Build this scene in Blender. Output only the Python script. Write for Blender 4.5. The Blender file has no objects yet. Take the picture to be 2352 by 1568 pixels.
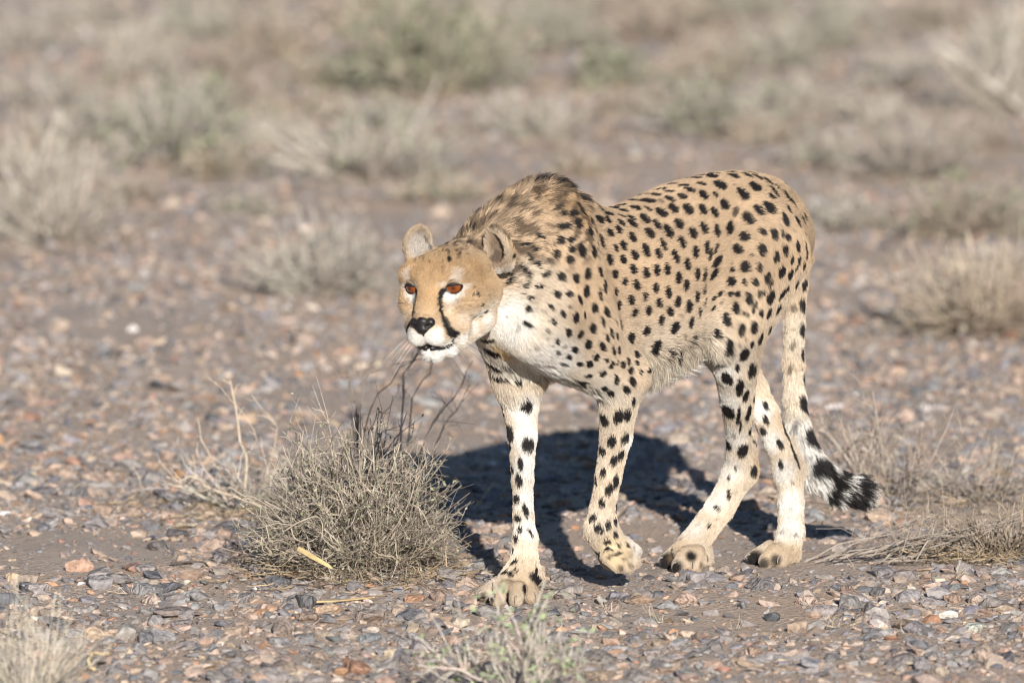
import bpy, bmesh, math, random
import numpy as np
from mathutils import Vector, Matrix
from mathutils.bvhtree import BVHTree

random.seed(7)
RNG = np.random.default_rng(11)
SC = bpy.context.scene
COL = SC.collection

# ------------------------------------------------------------------ camera
CAM_DIST = 17.0                                   # metres to the animal's feet
FEET_PITCH = math.radians(8.0)
CAM = np.array([0.0, -CAM_DIST * math.cos(FEET_PITCH), CAM_DIST * math.sin(FEET_PITCH)])
VIEW_W = 2352 / 1310 / CAM_DIST                   # frame width at unit distance
PITCH = FEET_PITCH - math.atan((1340 - 784) / 2352 * VIEW_W)
C_F = np.array([0, math.cos(PITCH), -math.sin(PITCH)])
C_U = np.array([0, math.sin(PITCH), math.cos(PITCH)])
C_R = np.array([1.0, 0, 0])
cam_data = bpy.data.cameras.new('camera')
cam = bpy.data.objects.new('camera', cam_data)
COL.objects.link(cam)
cam.location = CAM
cam.rotation_euler = (math.pi / 2 - PITCH, 0, 0)
cam_data.sensor_width = 36
cam_data.lens = 36 / VIEW_W
cam_data.clip_start = 0.5
cam_data.clip_end = 6000
cam_data.dof.use_dof = True
cam_data.dof.focus_distance = 16.85
cam_data.dof.aperture_fstop = 4.2
SC.camera = cam
SC.render.resolution_x, SC.render.resolution_y = 1024, 682

# ------------------------------------------------------------------ light
SUN_ELEV = math.radians(19.5)
SHADOW_AZ = math.radians(8.0)                     # shadows run away from the camera and a little left
sun_dir = np.array([-math.sin(SHADOW_AZ) * math.cos(SUN_ELEV), math.cos(SHADOW_AZ) * math.cos(SUN_ELEV), -math.sin(SUN_ELEV)])
sl = bpy.data.lights.new('sun', 'SUN')
sl.energy = 4.8
sl.angle = math.radians(0.53)
sl.color = (1.0, 0.945, 0.88)
so = bpy.data.objects.new('sun', sl)
COL.objects.link(so)
so.rotation_euler = Vector(sun_dir).to_track_quat('-Z', 'Y').to_euler()
world = bpy.data.worlds.new('World')
SC.world = world
world.use_nodes = True
wn = world.node_tree.nodes
sky = wn.new('ShaderNodeTexSky')
sky.sky_type = 'NISHITA'
sky.sun_disc = False
sky.sun_elevation = SUN_ELEV
sky.sun_rotation = math.atan2(-sun_dir[0], -sun_dir[1])
sky.altitude = 1000
sky.air_density = 1.0
sky.dust_density = 0.3
sky.ozone_density = 3.0
wn['Background'].inputs['Strength'].default_value = 0.060
world.node_tree.links.new(sky.outputs['Color'], wn['Background'].inputs['Color'])
SC.view_settings.view_transform = 'Standard'
SC.view_settings.look = 'None'
SC.view_settings.gamma = 1
SC.view_settings.exposure = 0.46
SC.cycles.filter_width = 1.1
try:
    SC.cycles_curves.shape = 'RIBBONS'
except Exception:
    pass

# ------------------------------------------------------------------ helpers
def nrm(v):
    v = np.asarray(v, float)
    return v / (np.linalg.norm(v, axis=-1, keepdims=True) + 1e-12)

def ray(u, v):                                    # a sight line of the survey picture (2352 x 1568)
    return C_F + C_R * ((u - 1176) / 2352 * VIEW_W) - C_U * ((v - 784) / 2352 * VIEW_W)

def at(u, v, Y):                                  # point on that line at depth Y
    d = ray(u, v)
    return CAM + d * ((Y - CAM[1]) / d[1])

def gnd(u, v):                                    # where that line meets the ground
    d = ray(u, v)
    return CAM + d * (-CAM[2] / d[2])

def smooth(e0, e1, x):
    t = np.clip((x - e0) / (e1 - e0), 0, 1)
    return t * t * (3 - 2 * t)

def vnoise(p, f, seed=0):                         # cheap smooth pseudo-noise in -1..1
    r = np.random.default_rng(seed)
    out = np.zeros(len(p), np.float32)
    for i in range(5):
        k = nrm(r.normal(size=3)) * f * (0.7 + 0.6 * r.random())
        out += np.sin(p @ k.astype(np.float32) + r.random() * 6.28)
    return out / 2.6

def tag(o, label=None, cat=None, group=None, kind=None):
    if label: o['label'] = label
    if cat: o['category'] = cat
    if group: o['group'] = group
    if kind: o['kind'] = kind
    return o

def empty(name, loc):
    o = bpy.data.objects.new(name, None)
    o.empty_display_size = 0.05
    COL.objects.link(o)
    o.location = loc
    return o

def mesh_obj(name, verts, faces, mat, parent=None, shade_smooth=False, colors=None):
    """One mesh object from arrays; verts are world points, re-based on the parent."""
    verts = np.asarray(verts, np.float32)
    if parent is not None:
        verts = verts - np.array(parent_world(parent), np.float32)
    me = bpy.data.meshes.new(name)
    faces = np.asarray(faces, np.int32)
    me.vertices.add(len(verts))
    me.vertices.foreach_set('co', verts.ravel())
    n, k = faces.shape
    me.loops.add(n * k)
    me.loops.foreach_set('vertex_index', faces.ravel())
    me.polygons.add(n)
    me.polygons.foreach_set('loop_start', np.arange(0, n * k, k, dtype=np.int32))
    me.polygons.foreach_set('loop_total', np.full(n, k, np.int32))
    me.polygons.foreach_set('use_smooth', np.full(n, shade_smooth, bool))
    me.update(calc_edges=True)
    if colors is not None:
        a = me.color_attributes.new('col', 'FLOAT_COLOR', 'POINT')
        c = np.ones((len(verts), 4), np.float32)
        c[:, :3] = colors
        a.data.foreach_set('color', c.ravel())
    if mat: me.materials.append(mat)
    o = bpy.data.objects.new(name, me)
    COL.objects.link(o)
    if parent is not None: o.parent = parent
    return o

def parent_world(o):
    p = np.zeros(3)
    while o is not None:
        p = p + np.array(o.location)
        o = o.parent
    return p

def new_mat(name, rough=0.9, spec=0.2):
    m = bpy.data.materials.new(name)
    m.use_nodes = True
    b = m.node_tree.nodes['Principled BSDF']
    b.inputs['Roughness'].default_value = rough
    b.inputs['Specular IOR Level'].default_value = spec
    return m, m.node_tree.nodes, m.node_tree.links, b

def plain_mat(name, col, rough=0.8, spec=0.25, noise=0.25, scale=60):
    m, n, l, b = new_mat(name, rough, spec)
    t = n.new('ShaderNodeTexNoise'); t.inputs['Scale'].default_value = scale; t.inputs['Detail'].default_value = 4
    tc = n.new('ShaderNodeTexCoord'); l.new(tc.outputs['Object'], t.inputs['Vector'])
    r = n.new('ShaderNodeValToRGB')
    c = np.array(col)
    r.color_ramp.elements[0].position = 0.3; r.color_ramp.elements[1].position = 0.7
    r.color_ramp.elements[0].color = (*np.clip(c * (1 - noise), 0, 1), 1)
    r.color_ramp.elements[1].color = (*np.clip(c * (1 + noise), 0, 1), 1)
    l.new(t.outputs['Fac'], r.inputs['Fac']); l.new(r.outputs['Color'], b.inputs['Base Color'])
    return m

def attr_mat(name, rough=0.85, spec=0.2, noise=0.35, scale=90, bump=0.0, attr='col'):
    """Colour from the mesh's own per-piece colour, broken up by procedural noise."""
    m, n, l, b = new_mat(name, rough, spec)
    a = n.new('ShaderNodeAttribute'); a.attribute_name = attr
    tc = n.new('ShaderNodeTexCoord')
    t = n.new('ShaderNodeTexNoise'); t.inputs['Scale'].default_value = scale; t.inputs['Detail'].default_value = 5
    l.new(tc.outputs['Object'], t.inputs['Vector'])
    mr = n.new('ShaderNodeMapRange')
    mr.inputs['From Min'].default_value = 0.3; mr.inputs['From Max'].default_value = 0.7
    mr.inputs['To Min'].default_value = 1 - noise; mr.inputs['To Max'].default_value = 1 + noise
    l.new(t.outputs['Fac'], mr.inputs['Value'])
    mx = n.new('ShaderNodeVectorMath'); mx.operation = 'SCALE'
    l.new(a.outputs['Color'], mx.inputs[0]); l.new(mr.outputs['Result'], mx.inputs['Scale'])
    l.new(mx.outputs['Vector'], b.inputs['Base Color'])
    if bump:
        bp = n.new('ShaderNodeBump'); bp.inputs['Strength'].default_value = bump; bp.inputs['Distance'].default_value = 0.004
        l.new(t.outputs['Fac'], bp.inputs['Height']); l.new(bp.outputs['Normal'], b.inputs['Normal'])
    return m
# ================================================================== ground
def axis(lo, hi, step, far):
    a = list(np.arange(lo, hi + 1e-6, step)); g = step
    while a[-1] < far: g *= 1.35; a.append(a[-1] + g)
    b = []; g = step; x = lo
    while x > -far: g *= 1.35; x -= g; b.append(x)
    return np.array(b[::-1] + a)
def ground_h(x, y):
    p = np.stack([x, y, x * 0], -1).reshape(-1, 3).astype(np.float32)
    near = np.exp(-((p[:, 0] - .2) ** 2 + p[:, 1] ** 2) / .7)
    h = vnoise(p, 9, 41) * .005 + vnoise(p, 30, 42) * .0025 + vnoise(p, 2.0, 43) * .014 * smooth(1.2, 4, p[:, 1]) - .002
    return (h * (1 - .6 * near) * smooth(60, 20, np.abs(p[:, 1]))).reshape(x.shape)
gx, gy = axis(-2.6, 2.8, .045, 3500), axis(-2.4, 15, .05, 3500)
X, Y = np.meshgrid(gx, gy, indexing='ij')
Z = ground_h(X, Y)
ix = np.arange(X.size).reshape(X.shape)
GF = np.stack([ix[:-1, :-1], ix[1:, :-1], ix[1:, 1:], ix[:-1, 1:]], -1).reshape(-1, 4)
gm, n_, l_, b_ = new_mat('desert soil', .95, .1)
tc = n_.new('ShaderNodeTexCoord')
def noise(scale, detail=5, rough=.6):
    t = n_.new('ShaderNodeTexNoise'); t.inputs['Scale'].default_value = scale; t.inputs['Detail'].default_value = detail; t.inputs['Roughness'].default_value = rough
    l_.new(tc.outputs['Object'], t.inputs['Vector']); return t
def ramp(src, stops):
    r = n_.new('ShaderNodeValToRGB'); l_.new(src, r.inputs['Fac'])
    while len(r.color_ramp.elements) < len(stops): r.color_ramp.elements.new(.5)
    for e, (p, c) in zip(r.color_ramp.elements, stops): e.position = p; e.color = (*c, 1)
    return r
big = ramp(noise(1.1, 4).outputs['Fac'], [(.34, (.46, .39, .335)), (.45, (.53, .42, .335)), (.54, (.58, .43, .31)), (.66, (.50, .425, .365))])
vo = n_.new('ShaderNodeTexVoronoi'); vo.inputs['Scale'].default_value = 130; l_.new(tc.outputs['Object'], vo.inputs['Vector'])
grit = ramp(vo.outputs['Color'], [(.1, (.24, .23, .23)), (.35, (.42, .335, .27)), (.6, (.53, .42, .335)), (.85, (.58, .50, .43))])
msk = ramp(noise(14, 6, .7).outputs['Fac'], [(.38, (0, 0, 0)), (.60, (.75, .75, .75))])
mx = n_.new('ShaderNodeMix'); mx.data_type = 'RGBA'; l_.new(msk.outputs['Color'], mx.inputs[0]); l_.new(big.outputs['Color'], mx.inputs[6]); l_.new(grit.outputs['Color'], mx.inputs[7])
l_.new(mx.outputs[2], b_.inputs['Base Color'])
bp = n_.new('ShaderNodeBump'); bp.inputs['Strength'].default_value = .7; bp.inputs['Distance'].default_value = .008
ad = n_.new('ShaderNodeMath'); ad.operation = 'ADD'; l_.new(noise(90, 8, .75).outputs['Fac'], ad.inputs[0]); l_.new(vo.outputs['Distance'], ad.inputs[1])
l_.new(ad.outputs[0], bp.inputs['Height']); l_.new(bp.outputs['Normal'], b_.inputs['Normal'])
ground = mesh_obj('ground', np.stack([X, Y, Z], -1).reshape(-1, 3), GF, gm, None, True)
tag(ground, kind='structure')

# ---- stone shapes: hulls of scattered points, flattened and sharp-edged
def hull(n, seed, flat):
    r = np.random.default_rng(seed)
    p = nrm(r.normal(size=(n, 3))) * r.uniform(.72, 1.0, (n, 1))
    p = np.clip(p, -.85, .85) * np.array([1, r.uniform(.55, .9), flat * r.uniform(.7, 1.3)])
    bm = bmesh.new()
    for q in p: bm.verts.new(q)
    bmesh.ops.convex_hull(bm, input=bm.verts)
    for v in [v for v in bm.verts if not v.link_faces]: bm.verts.remove(v)
    bmesh.ops.triangulate(bm, faces=bm.faces)
    bmesh.ops.recalc_face_normals(bm, faces=bm.faces)
    bm.verts.ensure_lookup_table(); bm.verts.index_update()
    V = np.array([v.co[:] for v in bm.verts]); F = np.array([[v.index for v in f.verts] for f in bm.faces])
    bm.free(); return V, F
HULLS = [hull(15, 100 + i, .40) for i in range(36)] + [hull(8, 150 + i, .50) for i in range(24)]   # the second lot for the distance
PAL = np.array([(.080, .085, .100), (.115, .122, .140), (.17, .172, .185), (.25, .245, .25), (.23, .17, .135), (.32, .22, .165), (.41, .285, .21), (.45, .34, .25), (.40, .215, .115), (.30, .15, .10), (.55, .45, .36), (.80, .77, .73)])
PW = np.array([.13, .18, .16, .12, .11, .11, .09, .07, .026, .016, .03, .002])
DUST = np.array([.465, .39, .33])
def stone_cols(n, rng):
    c = PAL[rng.choice(len(PAL), n, p=PW / PW.sum())]
    c = c * 1.0 * rng.uniform(.8, 1.25, (n, 1)) * rng.uniform(.95, 1.05, (n, 3))
    d = rng.uniform(.08, .55, (n, 1))             # desert dust lying on them
    return np.clip(c * (1 - d) + DUST * d, .02, .85)
def scatter(n, x0, x1, y0, y1, med, sig, hi, seed):
    r = np.random.default_rng(seed)
    y = r.uniform(y0, y1, n)
    w = np.interp(y, [-2.4, 14], [1.0, 1.8])
    x = r.uniform(x0, x1, n) * w
    return np.stack([x, y, np.minimum(np.exp(r.normal(math.log(med), sig, n)), hi) * .5], 1)
ST_ = np.concatenate([scatter(37000, -1.25, 1.35, -1.9, 1.6, .0128, .72, .080, 1), scatter(25000, -1.2, 1.3, 1.6, 5.2, .017, .60, .065, 2), scatter(24000, -1.35, 1.45, 5.0, 15, .026, .5, .060, 3)])
patch = vnoise(np.c_[ST_[:, :2], np.zeros(len(ST_))].astype(np.float32), 2.6, 51)
bare = vnoise(np.c_[ST_[:, :2], np.zeros(len(ST_))].astype(np.float32), 7.5, 52) + .5 * patch
ST_ = ST_[(bare < np.where(ST_[:, 1] > 1.0, .95, .62)) | (RNG.random(len(ST_)) < .22)]
FEET = [gnd(1170, 1375), gnd(1420, 1345), gnd(1570, 1305), gnd(1780, 1295)]
for f in FEET:                                    # nothing big under the paws
    ST_ = ST_[(np.hypot(ST_[:, 0] - f[0], ST_[:, 1] - f[1]) > .09) | (ST_[:, 2] < .009)]
inview = (np.abs(ST_[:, 0]) < .90 * (17 + ST_[:, 1]) / 17) & (ST_[:, 1] > -1.2) & (ST_[:, 1] < 13)
app = ST_[:, 2] / (17 + ST_[:, 1]) * np.where(inview, 1, 0)
ordr = np.argsort(-app)
single, rest = ST_[ordr[:300]], ST_[ordr[300:]]
rs = np.random.default_rng(5)
VV, FF, CC = [], [], []; base = 0
tid = np.where(rest[:, 1] < 3.0, rs.integers(0, 36, len(rest)), rs.integers(36, len(HULLS), len(rest))); cols = stone_cols(len(rest), rs)
az = rs.uniform(0, 6.283, len(rest)); tx, ty = rs.normal(0, .22, len(rest)), rs.normal(0, .22, len(rest))
gz = ground_h(rest[:, 0], rest[:, 1]); fl = rs.uniform(.7, 1.5, len(rest))
for k, (hv, hf) in enumerate(HULLS):
    J = np.nonzero(tid == k)[0]
    s = rest[J, 2][:, None]
    v = np.repeat(hv[None], len(J), 0) * s[:, :, None]
    v[..., 2] *= fl[J][:, None]
    x, y, z = v[..., 0], v[..., 1], v[..., 2]
    z = z + x * tx[J][:, None] + y * ty[J][:, None]
    c, sn = np.cos(az[J])[:, None], np.sin(az[J])[:, None]
    v = np.stack([c * x - sn * y + rest[J, 0:1], sn * x + c * y + rest[J, 1:2], z + gz[J][:, None] + s * .10], -1)
    VV.append(v.reshape(-1, 3)); FF.append((hf[None] + (base + np.arange(len(J)) * len(hv))[:, None, None]).reshape(-1, 3)); base += len(J) * len(hv)
    CC.append(np.repeat(cols[J], len(hv), 0))
smat = attr_mat('gravel stone', .88, .18, .30, 120, .35)
gravel = mesh_obj('gravel', np.concatenate(VV), np.concatenate(FF), smat, None, False, np.concatenate(CC))
tag(gravel, 'loose gravel of grey, brown and rust stones covering the desert floor', 'gravel', kind='stuff')
# ---- the largest stones, one by one
om, n_, l_, b_ = new_mat('single stone', .88, .18)
oi = n_.new('ShaderNodeObjectInfo'); tc = n_.new('ShaderNodeTexCoord')
t = n_.new('ShaderNodeTexNoise'); t.inputs['Scale'].default_value = 3.2; t.inputs['Detail'].default_value = 7; l_.new(tc.outputs['Object'], t.inputs['Vector'])
mr = n_.new('ShaderNodeMapRange'); mr.inputs['From Min'].default_value = .3; mr.inputs['From Max'].default_value = .7; mr.inputs['To Min'].default_value = .65; mr.inputs['To Max'].default_value = 1.35
l_.new(t.outputs['Fac'], mr.inputs['Value']); vm = n_.new('ShaderNodeVectorMath'); vm.operation = 'SCALE'
l_.new(oi.outputs['Color'], vm.inputs[0]); l_.new(mr.outputs[0], vm.inputs['Scale']); l_.new(vm.outputs[0], b_.inputs['Base Color'])
bp = n_.new('ShaderNodeBump'); bp.inputs['Strength'].default_value = .5; bp.inputs['Distance'].default_value = .05; l_.new(t.outputs['Fac'], bp.inputs['Height']); l_.new(bp.outputs['Normal'], b_.inputs['Normal'])
def stone_mesh(name, hv, hf, bev=.09):
    bm = bmesh.new(); vs = [bm.verts.new(v) for v in hv]
    for f in hf: bm.faces.new([vs[i] for i in f])
    bmesh.ops.dissolve_limit(bm, angle_limit=.25, verts=bm.verts, edges=bm.edges)
    bmesh.ops.bevel(bm, geom=list(bm.edges), offset=bev * .5, segments=1, affect='EDGES', clamp_overlap=True)
    me = bpy.data.meshes.new(name); bm.to_mesh(me); bm.free(); me.materials.append(om); return me
BIG = [stone_mesh('stone', *hull(13, 300 + i, .40)) for i in range(14)]
sc_cols = np.minimum(stone_cols(len(single), rs), .48)
def put_stone(name, me, x, y, size, rz, tilt, col, parent=None, sx=1, sy=1, sz=1, sink=.1):
    o = bpy.data.objects.new(name, me); COL.objects.link(o)
    if parent: o.parent = parent
    o.location = (x, y, float(ground_h(np.array([x]), np.array([y]))[0]) + size * sink)
    o.rotation_euler = (tilt[0], tilt[1], rz); o.scale = (size * sx, size * sy, size * sz); o.color = (*col, 1)
    return o
for i, (x, y, s) in enumerate(single):
    put_stone('stone', BIG[i % len(BIG)], x, y, s, rs.uniform(0, 6.28), rs.normal(0, .15, 2), sc_cols[i], ground, 1, 1, rs.uniform(.8, 1.4))
for (u, v, w, col, lab, sx, sy, sz, k) in (
    (182, 1312, 74, (.46, .30, .22), 'smooth pinkish tan rock bedded in the gravel beside a dark stone', 1, .8, 1.3, 2),
    (58, 1345, 48, (.095, .10, .11), 'rounded charcoal stone lying against the pale cream rock', 1, .8, 1.2, 5),
    (26, 1330, 78, (.52, .39, .27), 'pale cream rock with a rough top behind the charcoal stone', 1, .7, 1.2, 7),
    (405, 1418, 120, (.27, .22, .195), 'broad flat grey brown slab lying level in the gravel', 1, .9, .5, 9),
    (2166, 1415, 72, (.68, .62, .55), 'oblong white stone slab lying on grey gravel', 1, .45, .9, 11),
    (1470, 1385, 70, (.30, .21, .155), 'flat brown rock just in front of the hind paw', 1, .6, .8, 4)):
    g = gnd(u, v)
    o = put_stone('rock', BIG[k], g[0], g[1], w / 1310 / 1.6, .2, (0.05, -.04), col, None, sx, sy, sz, .12)
    tag(o, lab, 'rock')
# ================================================================== the cheetah
# body frame: origin between the shoulders, BK runs back along the spine, LT to the animal's left
BO = np.array([.087, -.14, 0.0]); BK = np.array([.669, .743, 0.0]); LT = np.array([.743, -.669, 0.0])
def bd(t, l, z): return BO + BK * t + LT * l + np.array([0, 0, z])
def md(u, v, lat):                                # sight line met with the plane lat metres left of the spine
    d = ray(u, v)
    return CAM + d * (((BO + LT * lat - CAM) @ LT) / (d @ LT))

PR = []      # primitives: a, b, ra, rb, blend, squash axis, squash, hair length, hair lift, region
GRP = [0]
def rc(a, b, ra, rb, k=.03, ax=None, sc=1.0, hl=.009, lift=.32, reg='body', same=False):
    if not same: GRP[0] += 1
    PR.append((np.asarray(a, float), np.asarray(b, float), ra, rb, k, ax, sc, hl, lift, reg, GRP[0]))
def chain(pts, k=.02, **kw):
    for i, ((p, r), (q, s)) in enumerate(zip(pts[:-1], pts[1:])): rc(p, q, r, s, k, same=i > 0, **kw)

# trunk
ST = [(-.115, .560, .118, .070), (0, .537, .150, .088), (.12, .510, .152, .098), (.24, .528, .152, .096),
      (.33, .553, .146, .086), (.43, .583, .122, .078), (.52, .588, .106, .076), (.57, .575, .076, .062)]
def catmull(rows, n):
    R = np.array(rows, float); R = np.vstack([2 * R[0] - R[1], R, 2 * R[-1] - R[-2]]); out = []
    for s in np.linspace(0, len(rows) - 1, n):
        i = min(int(s), len(rows) - 2); t = s - i
        p0, p1, p2, p3 = R[i], R[i + 1], R[i + 2], R[i + 3]
        out.append(.5 * (2 * p1 + (p2 - p0) * t + (2 * p0 - 5 * p1 + 4 * p2 - p3) * t * t + (3 * p1 - p0 - 3 * p2 + p3) * t ** 3))
    return out
ST = catmull(ST, 17)
for i, ((t0, z0, h0, w0), (t1, z1, h1, w1)) in enumerate(zip(ST[:-1], ST[1:])):
    rc(bd(t0, 0, z0), bd(t1, 0, z1), h0, h1, .03, LT, (w0 / h0 + w1 / h1) / 2, same=i > 0)
# withers and shoulder blades
rc(bd(-.19, 0, .600), bd(-.075, .0, .648), .038, .046, .05, hl=.033, lift=.75, reg='mane')
rc(bd(-.075, .034, .672), bd(-.025, .03, .655), .032, .032, .035, hl=.033, lift=.75, reg='mane')
rc(bd(-.05, -.03, .650), bd(-.02, -.03, .64), .032, .032, .035, hl=.033, lift=.75, reg='mane')
rc(bd(-.08, .04, .68), bd(-.125, .078, .52), .035, .062, .035)
rc(bd(-.06, .06, .62), bd(-.02, .082, .47), .05, .05, .035)
rc(bd(-.05, -.04, .65), bd(-.085, -.05, .50), .035, .05, .035)
# neck
rc(bd(-.17, .0, .53), bd(-.11, 0, .48), .045, .055, .05, hl=.016, lift=.4, reg='neck')
# left foreleg (lifted, wrist folded)
rc(bd(-.145, .072, .485), md(1432, 862, .08), .062, .046, .03)
EL = md(1425, 872, .08)
chain([(EL, .043), (at(1420, 930, -.14), .033), (at(1415, 1000, -.13), .027), (at(1398, 1090, -.12), .0215),
       (at(1384, 1170, -.11), .0215), (at(1380, 1215, -.105), .025)], .02, hl=.009)
rc(at(1380, 1215, -.105), at(1412, 1268, -.095), .0255, .031, .02, hl=.009, reg='paw')
for (u, v, u2, v2, y) in ((1400, 1276, 1418, 1298, -.125), (1415, 1278, 1442, 1300, -.105), (1428, 1265, 1455, 1290, -.085), (1432, 1252, 1458, 1266, -.07)):
    rc(at(u, v, y), at(u2, v2, y), .0165, .0125, .004, hl=.006, reg='paw')
# right foreleg (planted)
rc(md(1165, 745, -.035), md(1188, 860, -.045), .055, .044, .03)
ER = md(1190, 862, -.045)
chain([(ER, .041), (at(1195, 930, -.15), .031), (at(1200, 1000, -.155), .0240), (at(1200, 1100, -.165), .0175),
       (at(1202, 1180, -.18), .0165), (at(1206, 1235, -.185), .0205), (at(1205, 1285, -.19), .0225), (at(1190, 1335, -.20), .027)], .02, hl=.009)
rc(at(1192, 1335, -.20), at(1170, 1352, -.215), .03, .028, .02, hl=.009, reg='paw')
for (u, v, u2, v2) in ((1150, 1345, 1117, 1362), (1165, 1352, 1143, 1374), (1190, 1355, 1187, 1377), (1212, 1350, 1222, 1369)):
    g = gnd(u2, v2 + 15)[1]
    rc(at(u, v, g + .02), at(u2, v2, g), .0175, .0145, .0035, hl=.006, reg='paw')
rc(at(1232, 1310, -.18), at(1238, 1325, -.19), .012, .010, .01, reg='paw')
# left hind leg
rc(md(1732, 570, .045), md(1684, 740, .06), .080, .047, .04)
rc(md(1770, 600, .04), md(1710, 800, .05), .064, .026, .04)
rc(md(1645, 680, .06), md(1660, 780, .06), .030, .022, .03, hl=.014)
HK = at(1699, 1085, .27)
chain([(md(1684, 755, .06), .047), (at(1690, 840, .14), .039), (at(1693, 920, .185), .029), (at(1696, 1000, .235), .0205), (HK, .0245)], .025)
rc(at(1725, 1000, .28), at(1724, 1078, .29), .008, .0135, .02)
chain([(HK, .026), (at(1655, 1165, .24), .0245), (at(1595, 1245, .205), .0245), (at(1580, 1266, .20), .026)], .02, hl=.009)
for (u, v, u2, v2) in ((1562, 1265, 1532, 1288), (1580, 1272, 1560, 1299), (1600, 1270, 1596, 1298), (1615, 1262, 1621, 1284)):
    g = gnd(u2, v2 + 14)[1]
    rc(at(u, v, g + .02), at(u2, v2, g), .0165, .0140, .0035, hl=.006, reg='paw')
# right hind leg
rc(bd(.47, -.045, .56), md(1645, 765, -.06), .075, .048, .035)
HR = at(1812, 1083, .28)
chain([(md(1655, 785, -.06), .047), (at(1725, 895, .30), .029), (at(1757, 950, .30), .0245), (at(1786, 1020, .29), .021), (HR, .024)], .010)
rc(at(1815, 1010, .31), at(1834, 1075, .30), .008, .0125, .02)
chain([(HR, .0245), (at(1817, 1150, .27), .0215), (at(1817, 1220, .26), .023), (at(1806, 1262, .255), .025)], .02, hl=.009)
for (u, v, u2, v2) in ((1770, 1262, 1733, 1281), (1782, 1266, 1760, 1288), (1800, 1266, 1793, 1287), (1820, 1260, 1823, 1277)):
    g = gnd(u2, v2 + 14)[1]
    rc(at(u, v, g + .02), at(u2, v2, g), .0165, .0138, .0035, hl=.006, reg='paw')
# tail
TL = [(1822, 535, .33, .030), (1838, 590, .35, .021), (1832, 650, .36, .0165), (1825, 740, .365, .0155), (1822, 830, .365, .016),
      (1825, 910, .365, .0165), (1832, 975, .365, .0175), (1850, 1035, .365, .019), (1880, 1085, .365, .021), (1922, 1115, .362, .021), (1966, 1128, .36, .019)]
for i, ((u, v, y, r), (u2, v2, y2, r2)) in enumerate(zip(TL[:-1], TL[1:])):
    rc(at(u, v, y), at(u2, v2, y2), r, r2, .012, hl=.011 + .0009 * i + .0034 * max(0, i - 5), lift=.33 + .03 * i, reg='tail', same=i > 0)

# head, in its own frame: x to the animal's left, y forward, z up, origin midway between the eyes
HYAW, HPIT, HROL = math.radians(22), math.radians(12), math.radians(3)
HM = (Matrix.Rotation(math.pi - HYAW, 3, 'Z') @ Matrix.Rotation(-HPIT, 3, 'X') @ Matrix.Rotation(HROL, 3, 'Y'))
HM = np.array(HM)
HO = md(1003, 651, .0)
HO = at(1003, 651, HO[1] - .065)
def hd(x, y, z): return HO + HM @ np.array([x, y, z])
HX = HM @ np.array([1., 0, 0])
NB = hd(.004, -.125, -.036)
chain([(NB, .060), ((NB + bd(-.10, 0, .58)) / 2, .070), (bd(-.10, 0, .585), .100)], .035, hl=.018, lift=.4, reg='neck')
rc(hd(0, -.12, -.040), bd(-.17, 0, .605), .042, .042, .03, hl=.026, lift=.5, reg='mane')
H = dict(hl=.0095, lift=.36, reg='head')
rc(hd(0, -.030, .000), hd(0, -.085, -.012), .049, .054, .03, **H)                      # cranium
for s in (1, -1):
    rc(hd(.045 * s, -.006, -.034), hd(.054 * s, -.062, -.034), .029, .033, .025, hl=.011, lift=.35, reg='head') # cheeks
    rc(hd(.045 * s, -.020, .008), hd(.042 * s, -.062, .012), .026, .025, .02, hl=.011, lift=.35, reg='head')     # temples
    rc(hd(.014 * s, .021, .0175), hd(.050 * s, -.002, .0150), .0125, .0155, .010, **H)    # brows
    rc(hd(.022 * s, .020, -.0215), hd(.048 * s, .001, -.0195), .0120, .0130, .010, **H)   # lower lids
    rc(hd(.0165 * s, .064, -.070), hd(.030 * s, .02, -.066), .0195, .027, .012, **H)  # whisker pads
    rc(hd(.016 * s, .03, -.102), hd(.044 * s, -.055, -.078), .018, .029, .02, hl=.011, lift=.3, reg='head')
rc(hd(0, .066, -.045), hd(0, -.004, .010), .0205, .030, .018, **H)                    # bridge of the nose
rc(hd(0, .054, -.105), hd(0, .01, -.100), .0160, .023, .008, hl=.010, lift=.4, reg='head')   # chin

def prim_d(P, pr):
    a, b, ra, rb, k, ax, sc = pr[:7]
    a = a.astype(np.float32); ba = (b - pr[0]).astype(np.float32)
    pa = P - a
    if ax is not None:
        x = ax.astype(np.float32)
        f = np.float32(1 / sc - 1)
        pa = pa + (pa @ x)[..., None] * x * f
        ba = ba + (ba @ x) * x * f
    h = np.clip((pa @ ba) / (ba @ ba + 1e-12), 0, 1)
    q = pa - h[..., None] * ba
    d = np.sqrt((q * q).sum(-1)) - (ra + (rb - ra) * h)
    return d * (min(1.0, sc) if ax is not None else 1.0)

def ell_d(P, c, M, r):                            # ellipsoid; rows of M are its axes
    q = (P - c.astype(np.float32)) @ M.T.astype(np.float32) / np.asarray(r, np.float32)
    n = np.sqrt((q * q).sum(-1))
    return (n - 1) * np.float32(min(r))

# ears: a shallow cup facing forward and outward
EARS = []
eyl, eyr = hd(.062, -.10, .03)[1], hd(-.058, -.098, .05)[1]
for c, face, up, rr in ((at(1147, 577, eyl - .052), HM @ nrm([.40, .90, .12]), HM @ nrm([.40, -.22, 1]), (.029, .020, .038)),
                        (at(960, 564, eyr), HM @ nrm([-.55, .80, .1]), HM @ nrm([-.25, -.12, 1]), (.0245, .018, .033))):
    f = nrm(face); u = nrm(up - f * (up @ f)); s = np.cross(u, f)
    EARS.append((c, np.array([s, f, u]), rr))

def smin(a, b, k):
    h = np.clip(0.5 + 0.5 * (b - a) / k, 0, 1)
    return b + (a - b) * h - k * h * (1 - h)

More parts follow.
